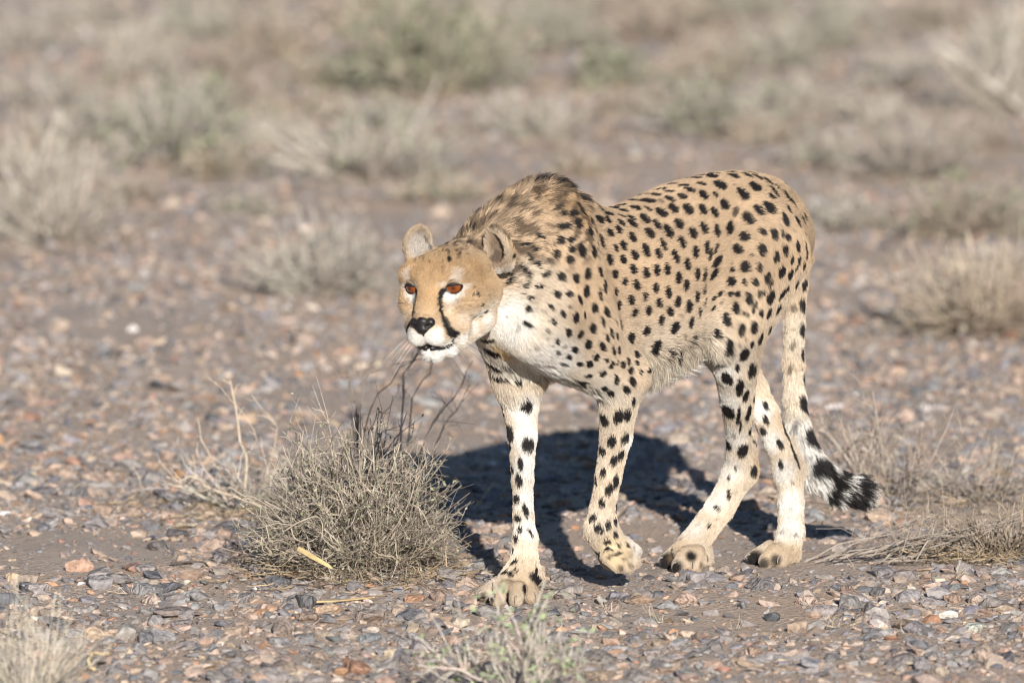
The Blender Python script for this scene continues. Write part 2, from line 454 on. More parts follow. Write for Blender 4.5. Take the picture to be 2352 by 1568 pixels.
def ear_d(P, e):
    c, M, r = e
    outer = ell_d(P, c, M, r)
    inner = ell_d(P, c + M[1] * .0135 + M[2] * .004, M, (r[0] * .84, r[1] * .95, r[2] * .86))
    return np.maximum(outer, -inner)

def surface_nets(f, org, vox):
    ins = f < 0
    nx, ny, nz = f.shape
    cnt = np.zeros((nx - 1, ny - 1, nz - 1), np.int8)
    sl_ = lambda i, n: slice(i, n - 1 + i)
    for i in (0, 1):
        for j in (0, 1):
            for k in (0, 1):
                cnt += ins[sl_(i, nx), sl_(j, ny), sl_(k, nz)]
    act = np.argwhere((cnt > 0) & (cnt < 8))
    idx = np.full(cnt.shape, -1, np.int32)
    idx[tuple(act.T)] = np.arange(len(act))
    acc = np.zeros((len(act), 3), np.float32); num = np.zeros(len(act), np.float32)
    cor = [(i, j, k) for i in (0, 1) for j in (0, 1) for k in (0, 1)]
    val = {c: f[act[:, 0] + c[0], act[:, 1] + c[1], act[:, 2] + c[2]] for c in cor}
    for c in cor:
        for ax in range(3):
            if c[ax]: continue
            e = list(c); e[ax] = 1; e = tuple(e)
            v0, v1 = val[c], val[e]
            m = (v0 < 0) != (v1 < 0)
            t = np.where(m, v0 / np.where(m, v0 - v1, 1), 0)
            p = np.tile(np.array(c, np.float32), (len(act), 1)); p[:, ax] += t
            acc += p * m[:, None]; num += m
    V = (act + acc / num[:, None]) * vox + org
    Q = []
    for ax in range(3):
        b, c = [(1, 2), (2, 0), (0, 1)][ax]
        s0 = [slice(1, n - 1) for n in f.shape]; s1 = list(s0)
        s0[ax] = slice(0, f.shape[ax] - 1); s1[ax] = slice(1, f.shape[ax])
        A, Bv = ins[tuple(s0)], ins[tuple(s1)]
        for flip, m in ((False, A & ~Bv), (True, ~A & Bv)):
            e = np.argwhere(m)
            if not len(e): continue
            off = np.ones(3, int); off[ax] = 0
            e = e + off
            db = np.zeros(3, int); db[b] = 1
            dc = np.zeros(3, int); dc[c] = 1
            q = [idx[tuple((e - db - dc).T)], idx[tuple((e - dc).T)], idx[tuple(e.T)], idx[tuple((e - db).T)]]
            if flip: q = q[::-1]
            Q.append(np.stack(q, 1))
    return V.astype(np.float32), np.concatenate(Q)

def build_field(prims, vox, ears=(), pad=.03):
    lo = np.min([np.minimum(p[0] - max(p[2], p[3]), p[1] - max(p[2], p[3])) for p in prims], 0) - pad
    hi = np.max([np.maximum(p[0] + max(p[2], p[3]), p[1] + max(p[2], p[3])) for p in prims], 0) + pad
    if ears: hi[2] = max(hi[2], max(e[0][2] for e in ears) + .08)
    n = np.ceil((hi - lo) / vox).astype(int) + 1
    f = np.ones(n, np.float32)
    axs = [np.float32(lo[i]) + np.arange(n[i], dtype=np.float32) * np.float32(vox) for i in range(3)]
    def box(l, h):
        i0 = np.clip(np.floor((l - lo) / vox).astype(int), 0, n - 1); i1 = np.clip(np.ceil((h - lo) / vox).astype(int) + 1, 1, n)
        s = tuple(slice(a, b) for a, b in zip(i0, i1))
        g = np.stack(np.meshgrid(*[axs[i][s[i]] for i in range(3)], indexing='ij'), -1)
        return s, g
    groups = {}
    for p in prims: groups.setdefault(p[10], []).append(p)
    for ps in groups.values():
        k = ps[0][4]
        l = np.min([np.minimum(p[0], p[1]) - max(p[2], p[3]) for p in ps], 0) - k - 3 * vox
        h = np.max([np.maximum(p[0], p[1]) + max(p[2], p[3]) for p in ps], 0) + k + 3 * vox
        s, g = box(l, h)
        d = prim_d(g, ps[0])
        for p in ps[1:]: d = smin(d, prim_d(g, p), .006)
        f[s] = smin(f[s], d, k)
    for e in ears:
        s, g = box(e[0] - .07, e[0] + .07)
        f[s] = smin(f[s], ear_d(g, e), .012)
    return f, lo, n

BV = 0.0036
fld, flo, fn = build_field(PR, BV, EARS)
# eye sockets and the parting of the mouth
EYES = []
for s in (1, -1):
    c = hd(.0345 * s, .0085, 0)
    ax = HM @ nrm([.36 * s, 1, -.05])
    EYES.append((c, nrm(ax), s))
BVv, BF = surface_nets(fld, flo.astype(np.float32), BV)
def vert_normals(V, F):
    fn_ = np.cross(V[F[:, 2]] - V[F[:, 0]], V[F[:, 3]] - V[F[:, 1]])
    N = np.zeros_like(V)
    for k in range(4):
        for c in range(3):
            N[:, c] += np.bincount(F[:, k], fn_[:, c], len(V))
    return nrm(N).astype(np.float32)
for _ in range(2):                                # relax the lattice
    S = np.zeros_like(BVv); Nn = np.bincount(BF.ravel(), minlength=len(BVv))
    m4 = BVv[BF].mean(1)
    for k in range(4):
        for c in range(3):
            S[:, c] += np.bincount(BF[:, k], m4[:, c], len(BVv))
    BVv = (0.5 * BVv + 0.5 * S / Nn[:, None]).astype(np.float32)
BN = vert_normals(BVv, BF)
# ------------------------------------------------------------------ coat pattern
bvh = BVHTree.FromPolygons([tuple(v) for v in BVv.tolist()], BF.tolist())
def skin(u, v):                                   # skin point and normal met by a sight line
    d = nrm(ray(u, v))
    h, n, i, t = bvh.ray_cast(Vector(CAM), Vector(d), 60)
    if h is None: return None
    n = BN[BF[i]].mean(0)
    return np.array(h), nrm(n)
CROP = dict(A=(2050, 640, .3189), B=(2650, 640, .3189), C=(1900, 1100, .3189), D=(2500, 1100, .3401),
            E=(2650, 1550, .4785), F=(1850, 1350, .7018), H=(1500, 800, .4464), T=(2550, 1100, .7973))
def cpx(c, x, y):
    x0, y0, s = CROP[c]
    return (x0 + x * s) / 1.7415, (y0 + y * s) / 1.7415
# each mark: x, y, long axis, short axis, slant of the long axis[, strength]
SPOTS = dict(
A=[(150,225,150,50,145),(390,200,170,70,140),(230,280,130,50,145),(50,360,110,55,125),(10,320,60,60,90),(330,310,90,50,130),(590,340,150,60,130),
(480,450,260,60,130,.6),(700,400,170,80,140,.8),(520,540,170,80,130,.7),(620,520,120,60,130,.5),(780,550,130,80,40),(830,630,130,60,45),(585,640,100,70,100),
(700,640,130,80,150),(940,735,140,80,45),(1060,740,140,75,35),(1155,740,120,70,35),(1030,610,160,60,15),(1180,670,150,40,0),(1215,560,130,80,150),(1310,515,160,50,165),
(785,770,130,110,45),(950,870,140,95,55),(610,810,190,80,0),(430,810,150,50,0,.5),(285,960,135,50,0),(415,920,90,40,0,.5),(565,980,110,100,60),(690,980,95,70,0),
(1095,1005,170,60,75),(360,1035,100,40,0,.6),(90,1065,140,45,165),(205,1125,130,45,5),(370,1115,95,35,25,.6),(705,1095,100,80,60),(835,1105,165,95,70),(1000,1125,145,80,70),
(515,1155,110,100,60),(430,1240,100,60,20,.6),(685,1225,115,95,60),(135,1210,120,70,30,.8),(260,1305,120,55,35),(15,1250,60,60,0),(60,1380,130,60,35),(135,1420,90,50,55),
(390,1405,140,70,150),(585,1440,115,110,90),(770,1450,110,90,60),(920,1400,130,85,70),(1085,1375,140,55,80),(150,1520,80,35,45),(1200,910,120,70,55),(1270,1100,110,55,65),
(1200,1245,140,90,80),(1265,1425,115,75,70),(1150,1530,90,50,80),(1340,780,130,65,35),(1310,870,120,80,50),(1370,1070,115,85,50),(1365,1245,110,75,70),(1370,640,130,50,5),
(1340,697,110,30,15),(1470,725,140,40,25),(1480,795,160,75,40),(1480,965,145,80,60),(1510,1190,125,80,60),(1495,1365,130,80,60),(1385,1525,100,70,70),(1515,610,155,60,10),
(1670,520,210,70,0),(1470,495,140,45,15),(1600,428,200,35,170),(1770,445,150,50,10),(1675,620,120,45,30),(1840,530,90,45,20,.6),(1635,740,165,80,40),(1790,815,155,75,60),
(1840,665,160,95,40),(1695,920,160,80,55),(1650,1135,175,90,70),(1650,1415,150,75,70),(1810,1180,140,75,75),(1865,1060,170,60,65),(1785,1385,145,85,85),(1820,380,160,35,170),(1525,1540,90,60,60)],
B=[(60,405,140,40,0),(90,312,150,40,168),(65,495,145,60,20),(115,615,155,90,40),(50,900,190,95,65),(185,810,155,95,55),(225,1035,165,80,70),(140,1215,170,75,70),(35,1375,160,70,88),
(175,1485,145,80,95),(10,690,60,60,60),(10,1090,110,40,70),(265,222,160,45,160),(240,328,150,45,170),(320,382,150,70,10),(225,467,130,60,10),(425,150,150,45,165),(430,208,160,45,160),
(565,155,120,35,165),(595,213,160,70,170),(470,305,130,55,5),(495,450,150,95,35),(640,445,100,55,45),(300,625,165,110,45),(485,635,150,85,55),(635,670,150,85,60),(360,925,165,95,65),
(500,860,165,85,70),(395,1165,155,75,88),(290,1315,150,75,80),(415,1440,165,60,88),(535,1105,155,60,95),(280,1555,80,70,90),(510,1450,180,45,100),(700,320,165,105,10),(650,115,160,30,175),
(845,120,180,30,178),(865,200,170,75,15),(1040,190,165,65,25),(1170,215,150,55,30),(1070,135,200,25,10),(1300,260,150,55,35),(985,430,190,105,55),(1145,340,170,115,40),(760,570,150,110,60),
(895,655,120,75,110,.8),(825,860,160,90,110),(665,895,165,70,90),(1050,745,180,120,50),(1180,630,150,95,55),(1315,590,170,120,55),(1350,455,110,65,45),(1385,395,170,50,55),(1235,880,100,85,60),
(1000,965,130,120,90),(1385,900,155,90,75),(915,1130,150,105,15),(1230,1100,165,115,80),(1515,720,170,75,75),(1565,605,120,60,65),(1680,760,160,75,70),(1485,895,100,30,85),(1555,935,110,65,75),
(1755,745,140,35,60),(1775,700,110,30,65),(1685,1050,160,75,85),(1535,1100,135,75,75),(1785,1060,150,45,85),(1800,1150,130,40,105),(1415,1185,150,75,95),(1090,1200,60,50,90),(1620,1225,90,50,90),
(1715,1220,100,50,100),(1010,1345,145,130,120),(1195,1330,120,80,90),(850,1385,65,55,90),(845,1310,45,40,90,.4),(665,1285,180,75,135),(630,1440,170,60,130),(655,1120,150,40,110),(580,1200,150,45,100),
(1490,1375,150,90,105),(1300,1450,160,85,105),(1605,1405,140,75,110),(835,1530,120,110,70),(995,1530,90,65,70),(1145,1510,105,90,60),(1345,1530,120,50,120),(1770,895,60,25,75),(1440,785,40,30,60,.5),
(1390,1400,60,20,100,.5),(1550,450,180,40,55),(1640,550,140,25,52),(1430,340,120,25,45),(1690,1310,130,25,120),(1780,1300,100,50,90),(1790,1510,110,60,95),(880,315,60,25,0,.5),(1630,860,50,30,40,.5)],
C=[(490,130,80,30,70,.6),(570,145,90,40,110),(550,228,80,20,5),(770,130,120,50,165),(675,270,110,50,5),(650,405,85,75,80),(930,370,100,50,55),(845,445,60,45,40,.5),(1005,220,95,90,60),(1160,210,95,80,70),
(1300,280,115,80,85),(1375,170,115,100,60),(1165,370,60,40,60,.6),(1080,455,90,70,60),(1365,465,90,55,65),(1255,505,120,80,70),(1480,400,125,80,85),(1550,215,160,45,85),(1610,135,160,50,85),
(1635,445,140,60,70),(965,565,90,70,65),(825,555,50,50,0,.2),(640,600,130,60,20),(530,640,90,60,110,.4),(895,685,80,50,50,.6),(1155,705,115,75,75),(1310,725,100,85,90),(1455,650,140,85,80),
(1580,570,140,40,80),(1690,710,140,40,72),(1770,745,100,45,80),(1635,765,110,45,75),(880,775,60,40,0,.4),(1010,815,70,60,60),(950,870,50,40,0,.4),(755,890,90,60,60,.3),(1105,885,60,45,0,.5),
(1235,920,95,80,30),(1400,855,120,80,90),(1580,885,130,70,60),(1720,940,140,35,80),(1790,920,110,50,85),(1020,965,70,50,50,.8),(1155,1015,75,65,50),(1500,1020,85,75,70),(1290,1100,75,55,20),
(1635,1060,55,50,60),(1415,1105,85,80,60),(1765,1080,90,25,95),(1695,1115,110,60,100),(1835,1115,95,55,70),(1580,1230,85,65,0),(1405,1250,80,50,10),(1750,1300,120,60,90),(1600,1410,90,60,50),
(1680,1465,100,70,60),(1885,1420,110,80,55),(1750,200,75,60,60),(1790,375,100,80,70),(1820,620,130,50,70,.7),(1755,560,90,40,70,.6),(900,1130,200,45,15,.5),(1100,1110,110,35,20,.8),(1000,1220,220,60,30,.7),
(1180,1290,200,50,35,.8),(1320,1330,180,45,15),(1300,1390,160,50,25),(740,1300,110,50,50,.4),(1450,1410,100,30,25),(190,940,200,85,8),(210,1090,210,60,25),(380,1120,160,30,10,.8),(140,790,180,35,170),
(265,1240,170,50,0),(495,1260,130,70,20)],
D=[(115,120,120,75,60),(340,155,120,65,85),(490,205,140,65,80),(700,135,130,70,95),(600,320,130,70,80),(215,255,115,60,90),(50,295,125,75,70),(380,330,105,70,70),(255,420,120,75,85),(95,440,115,60,110),
(505,430,110,70,60),(405,535,110,75,80),(730,380,140,75,75),(830,260,140,50,85),(855,455,130,35,90),(915,180,150,25,95),(920,330,110,25,95),(755,570,140,65,100),(565,625,130,95,90),(230,655,120,80,95),
(640,485,80,40,20,.5),(120,570,80,40,0,.2),(400,685,80,40,10,.25),(665,715,70,40,130,.5),(510,770,80,40,0,.25),(330,835,135,95,105),(55,740,110,80,110),(115,915,120,75,120),(460,910,110,55,125),
(600,870,130,50,120),(755,740,140,30,125),(20,1000,100,50,70),(120,1020,60,45,45),(50,1105,90,60,70),(70,1230,130,80,50),(270,1105,110,50,150),(170,1120,60,30,120),
(1090,230,75,45,140),(1210,230,65,60,0),(1295,230,75,60,80),(1435,260,145,90,85),(1570,195,90,45,110),(1620,185,90,30,120),(1710,235,150,100,130),(1850,195,150,60,125),(1905,145,100,40,115),
(1505,350,140,55,115),(1275,380,140,85,75),(1360,435,65,45,110),(1415,450,70,35,100),(1590,420,90,60,90),(1690,425,140,75,115),(1805,380,130,60,115),(1105,330,45,30,150,.6),(1160,515,150,100,70),
(1350,615,150,90,90),(1500,595,150,85,95),(1040,670,100,75,80),(1240,590,40,25,90,.5),(1595,725,145,100,115),(1705,620,110,50,115),(1205,810,175,115,75),(1325,800,50,35,60,.5),(1415,735,50,25,100,.5),
(1480,800,80,45,85),(1390,915,145,115,90),(1045,960,150,110,70),(1305,1060,110,55,70),(1475,1100,190,60,98),(1520,1110,160,30,100),(1195,1195,165,110,70),(1030,1200,140,50,75),(1345,1305,175,90,95),
(1420,1400,160,55,105),(1515,1420,100,45,80),(885,950,80,50,90),(955,1070,110,45,90),(935,1230,140,50,65),(1020,290,80,35,140),(1015,400,90,35,130),(2025,85,90,55,100),(2110,80,130,50,95),
(2095,310,150,50,80),(1990,335,85,60,70,.6),(2085,600,160,55,80),(1975,770,130,55,110,.6),(1860,870,150,55,80),(2100,890,160,50,85),(1950,1070,120,50,100,.6),(2090,1180,150,60,80),(1860,1230,110,50,80,.6)],
E=[(545,190,100,75,85),(460,215,80,35,70),(635,225,130,30,98),(650,310,100,15,95),(720,205,130,35,98),(855,135,80,40,65),(855,255,75,40,75),(830,345,65,40,60),(765,370,60,45,45),(975,455,90,40,60),
(985,625,65,35,70),(1085,775,40,25,40,.6),(545,455,95,50,70),(597,385,45,25,80,.5),(490,420,80,15,90),(670,510,110,70,110),(765,670,75,55,60),(612,655,40,15,80),(560,740,60,20,90),(560,880,80,35,85),
(610,860,40,25,0,.4),(470,990,60,30,45),(470,1075,30,20,0,.5),(398,1140,35,25,45),(820,490,60,12,60),(1030,330,230,30,75),(1070,480,150,20,75),(1110,590,120,15,65),(305,1130,40,25,0,.4),(165,1245,30,20,0,.5),
(1075,995,30,25,0,.3),(1065,1105,25,25,0,.3),(1000,1185,35,20,0,.6),(1115,1210,35,20,0,.7),(1090,1325,30,20,0,.7),(1190,110,150,50,80),(1115,275,80,40,100,.6),(1245,380,170,80,65),(1310,620,170,110,55)],
F=[(205,340,90,35,65),(225,420,70,15,80),(265,525,100,45,70),(255,620,60,20,85),(365,375,90,60,70),(378,600,85,75,60),(330,705,90,35,85),(320,800,90,38,75),(272,750,60,20,80),(305,905,60,38,80),
(357,968,85,30,75),(312,1012,50,35,50),(325,1078,40,30,60),(383,1098,55,22,55),(303,1128,45,28,80),(290,1195,50,12,90),(300,1268,45,25,150),(350,1255,30,18,150,.5),(250,1325,35,25,120),(280,1338,40,32,60),
(312,1315,40,18,75),(425,1370,90,45,50),(355,1430,60,22,90),(420,1320,70,20,100),(125,1465,40,25,60),(178,1475,40,22,70),(262,1490,50,25,80),
(805,455,80,45,45),(890,440,85,60,100),(942,430,75,40,95),(975,355,60,20,90),(853,580,70,55,100),(930,560,75,40,110),(798,630,60,35,60),(865,690,70,38,105),(905,660,75,35,110),(803,755,55,35,110),
(765,800,80,12,90),(878,805,80,30,95),(837,855,75,45,110),(795,930,60,38,80),(875,950,70,22,90),(745,1015,50,38,140),(773,1075,65,48,45),(828,1055,65,32,95),(868,1035,50,25,90),(868,1110,50,28,90),
(820,1155,45,38,170),(888,1172,32,25,150),(932,1168,35,18,90),(825,1203,45,20,170),(880,1220,45,18,160),(840,1240,50,18,160),(780,1230,90,25,40),(915,1255,50,15,20,.5),(970,1195,30,12,90,.6)],
H=[(650,550,45,35,90),(900,870,40,22,60),(860,880,25,12,60),(935,955,30,25,40),(960,1005,30,28,0),(915,1045,20,18,0),(1160,1030,30,22,0,.4),(1000,880,45,10,80,.6),(975,800,40,10,70,.5),(857,800,30,12,70),
(1160,700,130,30,105),(930,210,100,50,70,.8),(1010,70,120,60,60,.8),(1090,100,100,45,65,.7),(860,300,110,45,60,.7),(770,350,90,35,65,.7),(1150,130,130,40,115,.6),(1250,130,140,40,115,.6),(1330,250,200,30,110,.5),
(1250,250,120,35,115,.5),(1080,230,100,40,110,.5),(820,390,90,40,70,.6),(700,400,70,30,100,.6),(590,470,50,20,95,.6),(650,480,50,18,100,.6),(750,490,45,22,80,.7),(520,510,40,15,90,.5),(430,545,40,15,110,.6),
(480,450,60,20,100,.6),(560,430,60,22,95,.6),(400,530,40,18,110,.6),(480,580,30,14,90,.6),(590,570,40,10,90,.5),(600,640,60,26,100,.35),(460,380,80,25,60,.6),(520,370,90,35,60,.8)],
T=[(985,1020,190,60,112),(1085,1085,240,80,108),(1200,1065,200,60,100),(1110,1000,180,80,10),(940,970,60,40,60),(1020,1110,120,35,110)])
WHITE = np.array([.68, .655, .61]); CREAM = np.array([.575, .50, .40]); TAN = np.array([.46, .338, .222])
ORANGE = np.array([.41, .25, .12]); BLACK = np.array([.014, .012, .012]); BROWN = np.array([.10, .068, .045]); PAWC = np.array([.45, .345, .235])
# broad washes of colour on the body: point in the survey picture, radius in its pixels, colour, strength
WASH = [(1150, 780, 75, CREAM, .9), (1230, 775, 95, CREAM, .9), (1170, 735, 70, WHITE, .9), (1260, 830, 80, WHITE, .8), (1340, 865, 60, CREAM, .8), (1150, 805, 34, np.array([.66, .48, .25]), .75),
 (1250, 660, 70, CREAM, .6), (1200, 640, 50, CREAM, .5), (1520, 880, 62, WHITE, .8), (1560, 825, 60, CREAM, .7), (1510, 800, 70, CREAM, .4), (1325, 485, 55, ORANGE, .55), (1290, 455, 50, ORANGE, .35),
 (1205, 930, 48, WHITE, .95), (1215, 1000, 45, WHITE, .95), (1212, 1070, 40, WHITE, .9), (1212, 1140, 36, WHITE, .8), (1212, 1210, 38, WHITE, .7), (1205, 1265, 38, CREAM, .8), (1170, 905, 30, CREAM, .6),
 (1450, 1010, 26, WHITE, .8), (1430, 1090, 24, WHITE, .8), (1370, 1190, 40, CREAM, .5), (1455, 1245, 36, WHITE, .6), (1385, 950, 40, CREAM, .5), (1375, 1060, 35, CREAM, .5),
 (1650, 790, 45, CREAM, .6), (1655, 850, 45, WHITE, .85), (1665, 920, 45, WHITE, .85), (1680, 1000, 42, WHITE, .8), (1672, 1070, 44, WHITE, .6), (1640, 1140, 44, WHITE, .55), (1590, 1210, 34, WHITE, .5), (1560, 1260, 44, PAWC, .7),
 (1732, 980, 24, ORANGE, .5), (1738, 1060, 32, ORANGE, .6), (1728, 1120, 30, ORANGE, .7), (1700, 1175, 26, ORANGE, .45), (1600, 1280, 44, PAWC, .6),
 (1745, 940, 30, WHITE, .9), (1765, 1010, 32, WHITE, .8), (1795, 1080, 34, WHITE, .8), (1815, 1150, 40, WHITE, .85), (1815, 1215, 40, WHITE, .8), (1775, 1265, 50, PAWC, .8), (1825, 1270, 40, PAWC, .8), (1790, 960, 22, TAN, .6),
 (1160, 1350, 60, PAWC, .8), (1215, 1350, 50, PAWC, .8), (1205, 1300, 40, PAWC, .6), (1415, 1270, 50, np.array([.60, .47, .29]), .8),
 (1825, 760, 60, CREAM, .8), (1822, 900, 60, CREAM, .9), (1840, 1000, 60, WHITE, .9), (1870, 1070, 60, WHITE, .9), (1925, 1110, 60, WHITE, .9), (1970, 1130, 45, WHITE, .8),
 (1535, 1290, 34, BLACK, 1), (1552, 1302, 22, BLACK, 1), (1588, 1276, 16, BLACK, 1), (1735, 1286, 34, BLACK, 1), (1545, 1280, 14, BROWN, .8), (1612, 1296, 9, BROWN, .8), (1755, 1293, 18, BLACK, .9), (1783, 1284, 16, BLACK, .9), (1232, 1333, 18, BLACK, .7), (1112, 1370, 14, BROWN, 1), (1131, 1372, 10, BLACK, .9), (1166, 1380, 10, BLACK, .8), (1205, 1380, 10, BLACK, .8), (1424, 1302, 10, BROWN, .8), (1446, 1296, 8, BROWN, .8)]
# marks on the left half of the face, repeated on the right half (zoomed picture H: x, y, radius, colour, strength)
FACE = [(700, 650, 150, ORANGE, .3), (520, 620, 120, ORANGE, .45), (470, 850, 90, ORANGE, .3), (900, 620, 140, ORANGE, .4), (900, 480, 120, TAN, .5),
 (720, 690, 60, WHITE, .45), (650, 870, 75, WHITE, .9), (730, 850, 60, WHITE, .85), (800, 780, 42, WHITE, .6), (600, 760, 34, WHITE, .55), (640, 960, 60, CREAM, .6),
 (350, 1230, 70, WHITE, .95), (450, 1240, 80, WHITE, .95), (540, 1240, 70, WHITE, .95), (560, 1170, 40, WHITE, .8), (460, 1400, 90, WHITE, .95), (560, 1390, 90, WHITE, .95), (660, 1340, 70, WHITE, .9), (760, 1250, 70, WHITE, .8),
 (860, 1150, 80, WHITE, .7), (980, 1090, 80, WHITE, .75), (1080, 1020, 80, WHITE, .7), (1150, 1000, 80, WHITE, .7), (800, 1060, 90, CREAM, .5), (1000, 960, 80, CREAM, .5), (1130, 860, 70, CREAM, .5)]
TEAR = [(622, 805, 15), (590, 830, 15), (574, 870, 14), (570, 920, 14), (580, 975, 15), (596, 1025, 19), (612, 1075, 23), (630, 1125, 26), (655, 1170, 30), (690, 1205, 30), (725, 1195, 22)]
PXM = 1 / 1310.0
def to_head(p): return (np.asarray(p) - HO) @ HM
def head_pt(x, y):
    s = skin(*cpx('H', x, y))
    return None if s is None else to_head(s[0])
PXH = .4464 / 1.7415 / 1342
FACE3 = [(head_pt(x, y), r * PXH, c, w) for x, y, r, c, w in FACE]
TEAR3 = [(head_pt(x, y), r * (1.75 if y < 1000 else 1.4) * PXH) for x, y, r in TEAR]
LIP3 = [(head_pt(x, y), r * PXH) for x, y, r in ((405, 1295, 12), (440, 1308, 15), (500, 1318, 17), (560, 1320, 17), (620, 1308, 16), (660, 1285, 15), (690, 1245, 16), (705, 1215, 18))]
WASH3 = [(skin(u, v), r * PXM, c, w) for u, v, r, c, w in WASH]
SP3 = []
for c in SPOTS:
    sc_ = CROP[c][2] / 1.7415 * PXM
    for e in SPOTS[c]:
        x, y, a, b, th = e[:5]
        if c == 'F': a, b = a * .94, b * .94
        if c == 'E': a, b = a * 1.12, b * 1.15
        u_, v_ = cpx(c, x, y); s = None
        for k_ in range(9):                       # marks seen on the hair's edge belong to the skin just inside it
            s = skin(u_, v_)
            if s is not None: break
            w_ = nrm([1480 - u_, 720 - v_]); u_ += w_[0] * 4; v_ += w_[1] * 4
        if s is None: continue
        p, n = s
        view = nrm(CAM - p); th = math.radians(th)
        e1 = C_R * math.cos(th) - C_U * math.sin(th); e2 = C_R * math.sin(th) + C_U * math.cos(th)
        f = max(.50, n @ view)
        ax = []
        for ev in (e1, e2):                       # lay the two axes down on the skin
            t = ev + view * (-(ev @ n) / max(.50, n @ view))
            t = t - n * (t @ n); ax.append(t)
        M = np.stack([nrm(ax[0]), nrm(np.cross(n, ax[0]))])
        k2 = min(1.6, np.linalg.norm(ax[1])); k1 = min(1.6, np.linalg.norm(ax[0]))
        SP3.append((p, n, M, a * sc_ * .54 * k1, b * sc_ * .55 * k2, e[5] if len(e) > 5 else 1.0))
# the far side, not seen in the picture: spots of the same size set about as densely
PC = np.array([s[0] for s in SP3])
order = RNG.permutation(len(BVv))[:9000]
cand = BVv[order]; cn = BN[order]
face_cam = (cn * nrm(CAM - cand)).sum(1)
pts_all = list(PC)
for p, n, fc in zip(cand, cn, face_cam):
    if fc > .02 or n[2] < -.45 or np.linalg.norm(p - HO) < .16 or p[2] < .06: continue
    A_ = np.array(pts_all)
    gap = .045 if p[2] > .4 else .033
    if ((A_ - p) ** 2).sum(1).min() < gap * gap: continue
    pts_all.append(p)
    t = nrm(np.cross(n, [0.2, .1, 1])); M = np.stack([np.cross(n, t), t]); r = .0135 if p[2] > .4 else .0085
    SP3.append((p.astype(float), n.astype(float), M, r * RNG.uniform(.8, 1.2), r * RNG.uniform(.55, .8), 1.0))

